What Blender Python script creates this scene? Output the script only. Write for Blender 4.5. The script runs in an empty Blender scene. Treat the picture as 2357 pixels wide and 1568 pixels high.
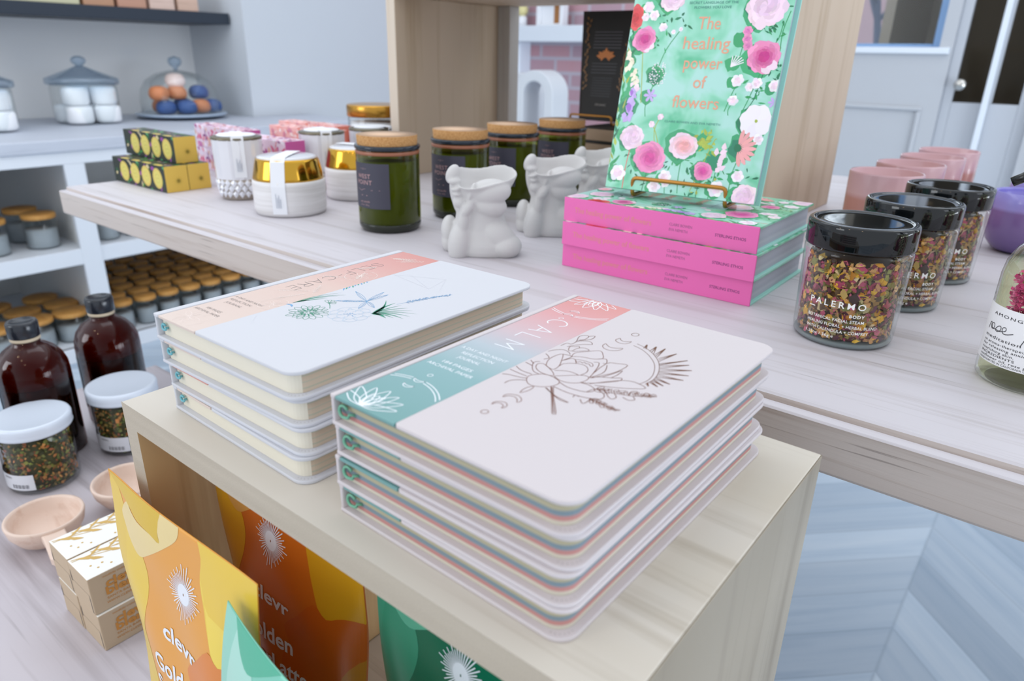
import bpy, bmesh, math, random
from math import sin, cos, pi, radians, sqrt, atan2, hypot
from mathutils import Vector, Matrix

# ------------------------------------------------------------------ camera, world, light, exposure
scene = bpy.context.scene
C = scene.collection
def srgb(h):
    h = h.lstrip('#'); v = [int(h[i:i+2], 16)/255 for i in (0, 2, 4)]
    return tuple((c/12.92 if c <= .04045 else ((c+.055)/1.055)**2.4) for c in v) + (1.0,)
YAW = radians(-38.0)                       # the tables run along U, the depth of the room along V
UX, UY = cos(YAW), sin(YAW)
def W(u, v, z=0.0): return Vector((UX*u - UY*v, UY*u + UX*v, z))
cam_d = bpy.data.cameras.new('camera'); cam = bpy.data.objects.new('camera', cam_d); C.objects.link(cam)
scene.camera = cam
cam_d.sensor_width = 36.0; cam_d.lens = 1626.1/2357*36; cam_d.clip_start = .02
P_, R_ = radians(21.97), radians(-1.27)
fwd = Vector((0, cos(P_), -sin(P_))); up0 = Vector((0, sin(P_), cos(P_))); rt0 = Vector((1, 0, 0))
rt = rt0*cos(R_) - up0*sin(R_); up = rt0*sin(R_) + up0*cos(R_)
cam.matrix_world = Matrix(((rt.x, up.x, -fwd.x, 0), (rt.y, up.y, -fwd.y, 0), (rt.z, up.z, -fwd.z, 1.1424), (0, 0, 0, 1)))
cam_d.dof.use_dof = True; cam_d.dof.focus_distance = .54; cam_d.dof.aperture_fstop = 8
scene.view_settings.view_transform = 'Standard'; scene.view_settings.look = 'None'
scene.view_settings.gamma = 1; scene.view_settings.use_curve_mapping = False
scene.view_settings.exposure = 0.25
wd = bpy.data.worlds.new('world'); scene.world = wd; wd.use_nodes = True
wn = wd.node_tree; bg = wn.nodes['Background']
bg.inputs[0].default_value = (.86, .92, 1.0, 1); bg.inputs[1].default_value = .88
def area(name, loc, aim, sx, sy, power, color):
    l = bpy.data.lights.new(name, 'AREA'); l.shape = 'RECTANGLE'; l.size = sx; l.size_y = sy; l.energy = power; l.color = color
    o = bpy.data.objects.new(name, l); C.objects.link(o); o.location = loc
    o.rotation_euler = (Vector(aim)-Vector(loc)).to_track_quat('-Z', 'Y').to_euler()
    return o
area('overhead_fill', W(-.2, 1.0, 2.9), W(-.2, 1.0, 0), 3.2, 3.2, 7, (1, .97, .94))  # unseen overhead fill, added so tops come out brighter than sides
area('side_fill', W(-2.3, -2.4, 1.9), W(-3.1, 1.9, 1.1), 1.6, 1.4, 26, (.90, .95, 1))  # unseen lamp added behind the camera, aimed to brighten the niche
area('low_floor_fill', W(3.3, 1.9, .45), W(.2, 1.9, .25), 2.6, .8, 60, (.82, .90, 1))  # unseen lamp added below table height to brighten the floor
area('side_fill', W(3.2, 1.2, 1.9), W(0, 1.2, .9), 1.6, 1.2, 12, (.84, .91, 1))  # weak unseen fill added on the right, above the table
area('overhead_fill', W(-2.3, .9, 2.8), W(-3.2, .9, .5), 1.4, 3.0, 16, (.84, .92, 1))  # unseen fill added overhead to brighten the cabinet side
area('overhead_fill', W(.6, 3.0, 2.8), W(.6, 3.0, 0), 1.6, 1.6, 10, (.84, .92, 1))  # unseen fill added overhead to brighten the far right area
for k, (u, v) in enumerate(((-1.2, -.6), (-.6, -.7), (.2, -.9))):
    l = bpy.data.lights.new('pendant_bulb', 'POINT'); l.energy = 2.2; l.shadow_soft_size = .05; l.color = (1, .72, .42)
    o = bpy.data.objects.new('pendant_bulb', l); C.objects.link(o); o.location = W(u, v, 2.3)

# ------------------------------------------------------------------ materials
MATS = {}
def mat(name, color=None, rough=.5, **kw):
    if name in MATS: return MATS[name]
    m = bpy.data.materials.new(name); m.use_nodes = True; MATS[name] = m
    b = m.node_tree.nodes['Principled BSDF']
    if color: b.inputs['Base Color'].default_value = srgb(color) if isinstance(color, str) else tuple(color)
    b.inputs['Roughness'].default_value = rough
    for k, v in kw.items(): b.inputs[k.replace('_', ' ')].default_value = v
    return m
def nd(m, t, **kw):
    n = m.node_tree.nodes.new(t)
    for k, v in kw.items():
        if k in n.inputs.keys() if isinstance(k, str) else False: n.inputs[k].default_value = v
        else: setattr(n, k, v)
    return n
def link(m, a, b): m.node_tree.links.new(a, b)
def ramp(m, stops, interp='LINEAR'):
    r = m.node_tree.nodes.new('ShaderNodeValToRGB'); r.color_ramp.interpolation = interp
    e = r.color_ramp.elements
    while len(e) > 1: e.remove(e[-1])
    e[0].position = stops[0][0]; e[0].color = stops[0][1]
    for p, c in stops[1:]:
        x = e.new(p); x.color = c
    return r
def coords(m, scale=(1, 1, 1), rot=(0, 0, 0), loc=(0, 0, 0), kind='Object'):
    tc = m.node_tree.nodes.new('ShaderNodeTexCoord'); mp = m.node_tree.nodes.new('ShaderNodeMapping')
    mp.inputs['Scale'].default_value = scale; mp.inputs['Rotation'].default_value = rot; mp.inputs['Location'].default_value = loc
    link(m, tc.outputs[kind], mp.inputs['Vector']); return mp.outputs['Vector']
def math_n(m, op, a, b=None, c=None):
    n = m.node_tree.nodes.new('ShaderNodeMath'); n.operation = op
    for i, x in enumerate((a, b, c)):
        if x is None: continue
        if isinstance(x, (int, float)): n.inputs[i].default_value = x
        else: link(m, x, n.inputs[i])
    return n.outputs[0]
def mix_c(m, f, a, b, mode='MIX'):
    n = m.node_tree.nodes.new('ShaderNodeMix'); n.data_type = 'RGBA'; n.blend_type = mode
    for i, x in ((0, f), (6, a), (7, b)):
        if isinstance(x, (int, float)): n.inputs[i].default_value = x
        elif isinstance(x, tuple): n.inputs[i].default_value = x
        else: link(m, x, n.inputs[i])
    return n.outputs[2]
def noise(m, vec, scale, detail=3, rough=.5, dist=0):
    n = m.node_tree.nodes.new('ShaderNodeTexNoise'); n.inputs['Scale'].default_value = scale
    n.inputs['Detail'].default_value = detail; n.inputs['Roughness'].default_value = rough; n.inputs['Distortion'].default_value = dist
    link(m, vec, n.inputs['Vector']); return n.outputs['Fac']
def bump(m, h, strength=.2, dist=.001):
    b = m.node_tree.nodes.new('ShaderNodeBump'); b.inputs['Strength'].default_value = strength; b.inputs['Distance'].default_value = dist
    link(m, h, b.inputs['Height']); link(m, b.outputs[0], m.node_tree.nodes['Principled BSDF'].inputs['Normal'])
def wood(name, c1, c2, c3, axis='x', grain=60, along=2.0, rough=.55, pores=0.0, bumpy=.15, wav=.6):
    """long streaks along one local axis; c1 light, c2 mid, c3 the dark streak"""
    if name in MATS: return MATS[name]
    m = mat(name, None, rough); b = m.node_tree.nodes['Principled BSDF']
    sc = {'x': (along, grain, grain), 'y': (grain, along, grain), 'z': (grain, grain, along)}[axis]
    v = coords(m, sc)
    sc2 = tuple(s*.13 for s in sc)
    big = noise(m, coords(m, sc2), 1.0, 2, .5, wav)
    fine = noise(m, v, 1.0, 4, .65, .3)
    r1 = ramp(m, [(.3, srgb(c1)), (.7, srgb(c2))]); link(m, big, r1.inputs[0])
    f3 = ramp(m, [(.52, (0, 0, 0, 1)), (.72, (1, 1, 1, 1))]); link(m, fine, f3.inputs[0])
    col = mix_c(m, math_n(m, 'MULTIPLY', f3.outputs[0], .75), r1.outputs[0], srgb(c3))
    if pores:
        pv = noise(m, coords(m, tuple(s*4 for s in sc)), 1.0, 2, .5)
        pr = ramp(m, [(.66, (0, 0, 0, 1)), (.74, (1, 1, 1, 1))]); link(m, pv, pr.inputs[0])
        col = mix_c(m, math_n(m, 'MULTIPLY', pr.outputs[0], pores), col, srgb('#4a3c38'))
    link(m, col, b.inputs['Base Color']); bump(m, fine, bumpy)
    return m
def thin_glass(name, tint=(.97, .985, .98), rough=.02, edge=.9, base=.04):
    """clear shell: see-through face on, mirror-like at grazing angles"""
    if name in MATS: return MATS[name]
    m = bpy.data.materials.new(name); m.use_nodes = True; MATS[name] = m
    nt = m.node_tree; nt.nodes.clear()
    out = nt.nodes.new('ShaderNodeOutputMaterial'); mx = nt.nodes.new('ShaderNodeMixShader')
    tr = nt.nodes.new('ShaderNodeBsdfTransparent'); gl = nt.nodes.new('ShaderNodeBsdfGlossy')
    tr.inputs[0].default_value = tuple(tint)+(1,); gl.inputs[1].default_value = rough
    lw = nt.nodes.new('ShaderNodeLayerWeight'); lw.inputs[0].default_value = .25
    mr = nt.nodes.new('ShaderNodeMapRange'); mr.inputs[3].default_value = base; mr.inputs[4].default_value = edge
    nt.links.new(lw.outputs['Facing'], mr.inputs[0])
    pw = nt.nodes.new('ShaderNodeMath'); pw.operation = 'POWER'; pw.inputs[1].default_value = 1.6
    nt.links.new(mr.outputs[0], pw.inputs[0])
    nt.links.new(pw.outputs[0], mx.inputs[0]); nt.links.new(tr.outputs[0], mx.inputs[1]); nt.links.new(gl.outputs[0], mx.inputs[2])
    nt.links.new(mx.outputs[0], out.inputs[0]); return m
def print_mat(name='print_ink', rough=.45, metallic=0.0, spec=.4):
    if name in MATS: return MATS[name]
    m = mat(name, None, rough, Metallic=metallic); b = m.node_tree.nodes['Principled BSDF']
    a = m.node_tree.nodes.new('ShaderNodeVertexColor'); a.layer_name = 'Ink'
    link(m, a.outputs[0], b.inputs['Base Color']); return m

# ------------------------------------------------------------------ mesh building
class MB:
    """collects shapes, then links them as ONE mesh object"""
    def __init__(s): s.v = []; s.f = []; s.mi = []; s.col = []; s.smooth = []
    def add(s, verts, faces, mi=0, col=None, smooth=False):
        n = len(s.v); s.v.extend([tuple(x) for x in verts])
        for f in faces:
            s.f.append([i+n for i in f]); s.mi.append(mi); s.col.append(col); s.smooth.append(smooth)
        return s
    def box(s, x0, x1, y0, y1, z0, z1, mi=0, col=None):
        v = [(x, y, z) for z in (z0, z1) for y in (y0, y1) for x in (x0, x1)]
        return s.add(v, [(0, 2, 3, 1), (4, 5, 7, 6), (0, 1, 5, 4), (2, 6, 7, 3), (0, 4, 6, 2), (1, 3, 7, 5)], mi, col)
    def lathe(s, prof, n=48, mi=0, c=(0, 0, 0), smooth=True, col=None, squash=1.0):
        v = []; f = []
        for (r, z) in prof:
            for k in range(n):
                a = 2*pi*k/n; v.append((c[0]+r*cos(a), c[1]+r*sin(a)*squash, c[2]+z))
        for i in range(len(prof)-1):
            for k in range(n):
                k2 = (k+1) % n
                f.append((i*n+k, i*n+k2, (i+1)*n+k2, (i+1)*n+k))
        if prof[0][0] > 1e-6: f.append(tuple(reversed(range(n))))
        if prof[-1][0] > 1e-6: f.append(tuple(range((len(prof)-1)*n, len(prof)*n)))
        return s.add(v, f, mi, col, smooth)
    def prism(s, pts, z0, z1, mi=0, col=None, bev=0.0, side_smooth=False):
        """upright slab with outline pts (ccw); bev rounds the upper and lower rims"""
        n = len(pts); cx = sum(p[0] for p in pts)/n; cy = sum(p[1] for p in pts)/n
        def ring(ins, z):
            out = []
            for i in range(n):
                a = pts[i-1]; b = pts[i]; c = pts[(i+1) % n]
                d1 = (b[0]-a[0], b[1]-a[1]); d2 = (c[0]-b[0], c[1]-b[1])
                l1 = hypot(*d1) or 1; l2 = hypot(*d2) or 1
                nx = -(d1[1]/l1+d2[1]/l2); ny = (d1[0]/l1+d2[0]/l2); l = hypot(nx, ny) or 1
                out.append((b[0]+nx/l*ins, b[1]+ny/l*ins, z))
            return out
        rings = [(0, z0), (0, z1)] if not bev else [(bev, z0), (bev*.3, z0+bev*.3), (0, z0+bev), (0, z1-bev), (bev*.3, z1-bev*.3), (bev, z1)]
        v = []; f = []
        for ins, z in rings: v += ring(ins, z)
        m = len(rings)
        for i in range(m-1):
            for k in range(n): f.append((i*n+k, i*n+(k+1) % n, (i+1)*n+(k+1) % n, (i+1)*n+k))
        s.add(v, f, mi, col, side_smooth)
        s.add(v[:n], [tuple(reversed(range(n)))], mi, col); s.add(v[-n:], [tuple(range(n))], mi, col)
        return s
    def tube(s, pts, r, n=8, mi=0, col=None, caps=True):
        pts = [Vector(p) for p in pts]; v = []; f = []; m = len(pts)
        up_ = Vector((0, 0, 1))
        prev = None
        for i, p in enumerate(pts):
            t = (pts[min(i+1, m-1)]-pts[max(i-1, 0)]).normalized()
            if prev is None:
                a = t.cross(up_)
                if a.length < 1e-3: a = t.cross(Vector((1, 0, 0)))
                a.normalize()
            else:
                a = (prev - t*prev.dot(t)).normalized()
            prev = a; b = t.cross(a)
            rr = r[i] if isinstance(r, (list, tuple)) else r
            for k in range(n):
                an = 2*pi*k/n; v.append(p+a*cos(an)*rr+b*sin(an)*rr)
        for i in range(m-1):
            for k in range(n): f.append((i*n+k, i*n+(k+1) % n, (i+1)*n+(k+1) % n, (i+1)*n+k))
        if caps: f.append(tuple(reversed(range(n)))); f.append(tuple(range((m-1)*n, m*n)))
        return s.add(v, f, mi, col, True)
    def ball(s, c, r, n=12, mi=0, col=None, rot=None):
        if isinstance(r, (int, float)): r = (r, r, r)
        v = []; f = []; m = max(6, n//2)
        v.append(Vector((0, 0, -1)))
        for i in range(1, m):
            ph = -pi/2+pi*i/m
            for k in range(n): v.append(Vector((cos(ph)*cos(2*pi*k/n), cos(ph)*sin(2*pi*k/n), sin(ph))))
        v.append(Vector((0, 0, 1)))
        for k in range(n):
            f.append((0, 1+(k+1) % n, 1+k)); e = len(v)-1
            f.append((e, e-n+k, e-n+(k+1) % n))
        for i in range(m-2):
            for k in range(n): a = 1+i*n; f.append((a+k, a+(k+1) % n, a+n+(k+1) % n, a+n+k))
        out = []
        for p in v:
            q = Vector((p.x*r[0], p.y*r[1], p.z*r[2]))
            if rot: q = rot @ q
            out.append(q+Vector(c))
        return s.add(out, f, mi, col, True)
    def xf(s, M):
        s.v = [tuple(M @ Vector(p)) for p in s.v]; return s
    def mesh(s, name, mats):
        me = bpy.data.meshes.new(name); me.from_pydata(s.v, [], s.f)
        for m in mats: me.materials.append(m)
        me.polygons.foreach_set('material_index', s.mi); me.polygons.foreach_set('use_smooth', s.smooth)
        if any(c is not None for c in s.col):
            at = me.color_attributes.new('Ink', 'FLOAT_COLOR', 'CORNER'); buf = []
            for f, c in zip(s.f, s.col):
                c = c or (1, 1, 1, 1)
                for _ in f: buf.extend(c)
            at.data.foreach_set('color', buf)
        me.update(); return me
    def build(s, name, mats, parent=None, loc=None, rotz=0, bevel=0, autosmooth=False):
        if not isinstance(mats, (list, tuple)): mats = [mats]
        o = bpy.data.objects.new(name, s.mesh(name, mats)); C.objects.link(o)
        if parent: o.parent = parent
        if loc is not None: o.location = loc
        if rotz: o.rotation_euler = (0, 0, rotz)
        if bevel:
            b = o.modifiers.new('bevel', 'BEVEL'); b.width = bevel; b.segments = 2; b.limit_method = 'ANGLE'; b.angle_limit = radians(40)
        return o
def tag(o, label=None, cat=None, group=None, kind=None):
    for k, v in (('label', label), ('category', cat), ('group', group), ('kind', kind)):
        if v: o[k] = v
    return o
def thing(name, label, cat, u=0, v=0, z=0, rot=0, group=None):
    o = bpy.data.objects.new(name, None); C.objects.link(o); o.empty_display_size = .02
    o.location = W(u, v, z); o.rotation_euler = (0, 0, YAW+rot)
    return tag(o, label, cat, group)
def struct(o): o['kind'] = 'structure'; return o
def place(o, u, v, z, rot=0): o.location = W(u, v, z); o.rotation_euler = (0, 0, YAW+rot); return o
def dup(root, label, u, v, z, rot=0, group=None, skip=()):
    """copy of a thing with copies of its parts and their sub-parts"""
    def cp(o, parent):
        c = o.copy(); C.objects.link(c); c.parent = parent
        for ch in kids.get(o, ()): cp(ch, c)
        return c
    kids = {}
    for o in C.objects:
        if o.parent and o.name.split('.')[0] not in skip: kids.setdefault(o.parent, []).append(o)
    r = cp(root, None); place(r, u, v, z, rot); r['label'] = label
    if group: r['group'] = group
    return r
def rrect(x0, x1, y0, y1, r, seg=6, corners=(1, 1, 1, 1)):
    """ccw rounded rectangle; corners = (x0y0, x1y0, x1y1, x0y1)"""
    pts = []
    for (cx, cy, a0, on) in ((x0, y0, 180, corners[0]), (x1, y0, 270, corners[1]), (x1, y1, 0, corners[2]), (x0, y1, 90, corners[3])):
        if not on: pts.append((cx, cy)); continue
        rr = r if on == 1 else on
        ox = cx+rr if cx == x0 else cx-rr; oy = cy+rr if cy == y0 else cy-rr
        for k in range(seg+1):
            a = radians(a0+90*k/seg); pts.append((ox+rr*cos(a), oy+rr*sin(a)))
    return pts
_tc = {}
def text2d(s, size=1.0, spacing=1.0, bold=0.0, shear=0.0):
    """flat outlines of lettering: (verts, faces) centred on x, baseline at y=0"""
    key = (s, spacing, bold, shear)
    if key not in _tc:
        cu = bpy.data.curves.new('lettering', 'FONT'); cu.body = s; cu.size = 1.0; cu.space_character = spacing
        cu.align_x = 'CENTER'; cu.offset = bold; cu.shear = shear; cu.resolution_u = 3
        o = bpy.data.objects.new('lettering', cu); C.objects.link(o)
        dg = bpy.context.evaluated_depsgraph_get(); me = bpy.data.meshes.new_from_object(o.evaluated_get(dg))
        _tc[key] = ([(v.co.x, v.co.y) for v in me.vertices], [tuple(p.vertices) for p in me.polygons])
        bpy.data.objects.remove(o); bpy.data.meshes.remove(me); bpy.data.curves.remove(cu)
    v, f = _tc[key]
    return [(x*size, y*size) for x, y in v], f
class Ink:
    """printed art in surface millimetres; S maps (x mm, y mm, layer) to a 3-D point"""
    def __init__(s, S): s.S = S; s.mb = MB(); s.layer = 0; s.e = 0
    def up(s): s.layer += 1; return s
    def poly(s, pts, col):
        n = len(pts); s.e = (s.e+1) % 23; s.mb.add([s.S(x, y, s.layer+s.e*.04) for x, y in pts], [tuple(range(n))], 0, col)
    def fan(s, pts, col):
        cx = sum(p[0] for p in pts)/len(pts); cy = sum(p[1] for p in pts)/len(pts); n = len(pts)
        s.mb.add([s.S(x, y, s.layer) for x, y in pts]+[s.S(cx, cy, s.layer)], [(i, (i+1) % n, n) for i in range(n)], 0, col)
    def line(s, pts, w, col, closed=False, w2=None):
        if closed: pts = list(pts)+[pts[0]]
        n = len(pts)
        if n < 2: return
        s.e = (s.e+1) % 23; ly = s.layer+s.e*.04
        L = []; R = []
        for i in range(n):
            a = pts[max(i-1, 0)]; b = pts[min(i+1, n-1)]
            if closed and i in (0, n-1): a, b = pts[-2], pts[1]
            dx, dy = b[0]-a[0], b[1]-a[1]; l = hypot(dx, dy) or 1
            ww = (w if w2 is None else w+(w2-w)*i/(n-1))/2
            L.append(s.S(pts[i][0]-dy/l*ww, pts[i][1]+dx/l*ww, ly)); R.append(s.S(pts[i][0]+dy/l*ww, pts[i][1]-dx/l*ww, ly))
        s.mb.add(L+R, [(i, i+1, n+i+1, n+i) for i in range(n-1)], 0, col)
    def segs(s, pts, w, col):
        for a, b in zip(pts[:-1], pts[1:]):
            l = hypot(b[0]-a[0], b[1]-a[1]) or 1; ex = (b[0]-a[0])/l*w*.4; ey = (b[1]-a[1])/l*w*.4; s.line([(a[0]-ex, a[1]-ey), (b[0]+ex, b[1]+ey)], w, col)
    def text(s, string, x, y, size, col, rot=0, spacing=1.0, bold=0.0, sx=1.0, width=None, align='c', shear=0.0, fixx=None):
        v, f = text2d(string, 1.0, spacing, bold, shear)
        if not v: return
        w = max(p[0] for p in v)-min(p[0] for p in v)
        if width: sx = width/(w*size)
        off = 0 if align == 'c' else (w*size*sx/2 if align == 'l' else -w*size*sx/2)
        ca, sa = cos(rot), sin(rot); out = []
        for px, py in v:
            a = px*size*sx+off; b = py*size
            out.append(s.S(x+a*ca-b*sa, y+a*sa+b*ca, s.layer))
        s.mb.add(out, f, 0, col)
    def smooth_line(s, pts, w, col, closed=False, sub=3): s.line(spline(pts, closed, sub), w, col, closed)
    def build(s, name, parent, m=None): return s.mb.build(name, m or print_mat(), parent)
def spline(p, closed=False, sub=3):
    n = len(p)
    if n < 3: return list(p)
    out = []
    for i in range(n if closed else n-1):
        a = p[(i-1) % n] if closed or i > 0 else p[0]; b = p[i]; c = p[(i+1) % n]
        d = p[(i+2) % n] if closed or i+2 < n else p[-1]
        for k in range(sub):
            t = k/sub
            out.append(tuple(.5*((2*b[j])+(c[j]-a[j])*t+(2*a[j]-5*b[j]+4*c[j]-d[j])*t*t+(3*b[j]-a[j]-3*c[j]+d[j])*t**3) for j in (0, 1)))
    if not closed: out.append(tuple(p[-1]))
    return out
rnd = random.Random(7)
def cj(c, a=.06, r=rnd):
    f = 1+r.uniform(-a, a); return (min(c[0]*f, 1), min(c[1]*f*(1+r.uniform(-a, a)*.4), 1), min(c[2]*f*(1+r.uniform(-a, a)*.4), 1), 1)

CALM = '''
a 80,154.8 87.1,152.5 94.6,147.2 101.5,140 105.8,132.7 108.9,124.9 110,117.4 108.9,110.6
a 80.3,158.5 87.7,156.1 95.3,150.8 101.9,144 106.4,136.9 109.8,129.2 111.8,120.6 111.3,112.8
r 86.4,154.9 85.3,161.3 88.5,154.8
r 91.2,153.2 90.9,162.2 95.1,151.2
r 95.9,150.3 96.3,162.9 98.8,148
r 100.1,147.3 104.7,160.3 102.4,143.6
r 104,141.2 113.8,155.7 105.1,139.5
r 105.4,139.3 117.3,150.4 107.2,135.8
r 107.4,135.6 121.7,144.7 109,132
r 108.9,131.6 123.4,137.4 110.2,128.7
r 110.3,127.9 124,130.2 111,124.2
r 111,124.2 120.9,121.3 111.5,121.2
r 111.7,120.9 119.3,117.1 111.6,118.8
r 111.5,118.4 117.6,114.3 111.5,116.2
r 111.1,115.9 113.7,111.7 111.1,114.2
c 66.3,146.3 66.7,142.4 69.5,139.6 73.3,139 76.2,141 77.8,144.1 77.5,146.9 74.8,144.5 71.3,143.4 68.3,144.9
c 68.2,159.4 67.4,156 68.7,153.9 71.5,152.7 74.6,153.4 76.1,156.2 75.9,159.3 74.3,157.4 71.7,156.5 69.4,157.8
c 70.1,169.2 69.9,171.6 71.1,173.2 73.1,172.9 74.1,171 73.5,168.9 71.9,168.1
c 66,53.2 65.5,56.1 67.6,58.4 70.8,59.3 74,57.7 75.6,55.3 74.8,53.2 73.2,55.5 70,57.1 67.2,55.7
c 67,43.7 66.4,46.5 68.4,48.7 71.2,49.3 73.4,47.6 73.9,45.2 73,43.7 72.4,46 69.7,47.2 67.5,46
c 68.2,34.5 67.9,36.2 69,37.5 70.7,37.2 71.5,35.7 70.7,34.1 69.3,33.8
l 76.8,78.2 81.2,72.4 86.8,65.3 93.9,55.9 95.3,55.4 95.6,56.5 90.5,62.8 84.8,69.5 77.9,78.8
l 77.3,78.3 87.2,65.6 94.5,56.5
l 75.2,75.6 80.2,73 86.3,70.8 93.6,69.6 89.3,69 83.4,71.3 76,75.6
c 61.7,77.5 60.5,81.6 63.4,86.7 66.2,88.4 70.9,88.3 76.1,86.2 77.7,82.7 76.3,78.3 72.7,74.5 68.6,72.9 65.1,73.9
c 70.6,89.7 72.8,92.2 78.5,98.2 82,100.8 84.9,100.4 86,96.7 84.9,91.6 80.9,88.1 76.3,87.3 72.9,88.4
c 55.7,93.2 54.5,96.7 56.6,98.6 61.5,96.6 67.3,92.9 69.8,89.9 67.4,88.6 62.6,88.7 58.6,90.4
l 53.6,99.7 51.5,96.8 55.1,90.8 59,87.1 63,86.4
c 59.1,98 55.7,104.4 54.9,111.4 56.8,116.6 61.9,108 64.9,101.4 65.2,96.3 62.3,96.4
l 66.4,95.6 71.7,99.4 76.8,99.7 79.2,99.1
l 64.9,101.4 64.9,106.1 69.3,110.6 74.5,111.9 78.6,109.2 80.6,104.8 80.2,100
l 61.7,108.8 63.8,114.6 66.4,114.9 69.7,111
l 67.2,113.7 69.4,112.9 70.1,114.5 72,113.7 72.3,115.2 74.4,114.1 75,115.2 77.8,113 78.6,113.8 75.9,116.9 69.3,116.6 66.4,114.9
c 62.6,117.3 61,122.8 64.7,128.7 69.8,134.8 74.3,130.9 76.9,126.3 73.6,122.4 69,121.2 64.7,119.3
l 76,118.8 78.5,120.1 81.4,114.5 85.1,101.9
l 75.3,124 78.2,126.9 80.3,125.6 82.2,121.6 80.5,121.1
l 83.7,120.2 86.2,115.2 87.5,109.2 85.9,101.7
c 82.2,121.6 86.8,125.8 92.3,127.5 92.1,116 88.9,107 85.3,100.6
l 89.9,105.3 91.9,112.3 93.7,119.7 94.6,113 94,107.8
l 84.9,100.4 89.9,105.3 95.4,108.6 98.3,111.1 99.3,107.8 95.3,101.7 90,95.4 85.2,92.2
l 89.6,94.1 95,102.3 100.2,108.9 106.1,111.4 113.8,109 109.2,103.9 100.5,98.3 92.5,94.4
l 76.5,85.7 83,83.4 89.6,83.8 94.1,85.4 95.8,88.5 94.3,91.1 89.8,92.7 85.2,92.2
l 77.5,79.3 86,78.2 94.7,79 102.4,81.9 103.4,86 100.5,89.6 95.2,91.1
l 49.3,110.7 52.3,109 54.2,106.9 53,103.8
l 48.3,114.4 50,119 53.6,122.2 57.9,121 60.1,119
l 56.8,116.6 62.6,117.3 61.7,108.8
l 47.7,86.3 53.3,83.8 60.2,83.8
l 48.5,97.9 52.8,95.2
l 48.2,93.8 51.6,93.1 53.9,92.4
l 47.8,81 53.3,80.3 59.7,80
l 48.4,73.8 51.7,75.4 57.7,76.5 61.3,78
l 56.5,65.8 56.5,69.5 58.9,73.3 62.6,75.8
c 69.4,62.3 68.1,68.5 70.1,72.7 71.1,68
c 56,123.3 53.5,128.4 55.8,130.4 56.9,132.4 58.6,130.4 57.9,128.2 57.9,124.1
l 58.6,130.4 60.8,132.4 65,131.1 62,127.4 58.4,123.5
l 51.7,136.3 53.5,140.1 57.6,142.7 61.2,139.9 57.8,136.9 54.4,132.3 52.2,127.2
l 48.6,126 49,131.7 51.7,132 51.7,137.3 48.4,145.4 50.7,149.7 53,148.5 53.5,143.3 51.7,140.6
l 52.5,149.2 55.2,152.1 56.2,145.8 51.2,139.1
l 93.7,85.1 95.2,91.1 101.1,91.6 107.8,94.2 113.5,96.5 118.1,100.7 122.8,103.6
l 99.4,80.2 104.1,79.2 109.2,78.7 113.1,77.9 116.3,78.3
l 95.2,91.1 97.3,93.7 100.8,93
l 101.1,91.6 104.6,87.9 107.6,86.8 108,90.1 105.1,92.9
l 111.7,95.7 110.4,99.9 112.4,102.5 114.2,99.4
l 113.5,96.5 116.3,93.7 114.3,91.2 110.3,92.1
l 92,75.8 91.4,78.4 93.9,78.3
l 95.9,76.3 99.1,73.3 100,75.6 99.4,80.2
c 117.2,100.2 116.8,104.1 118.8,103.6 118.9,101.3
c 120,101.5 120.2,105.3 122.6,103.9
c 104.5,79.6 108.2,75.6 108.9,77.7
c 109.4,78.8 112.6,76 112.9,78.3
c 99.9,80.3 101.1,76.6 103,76.8
'''.strip()

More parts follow.
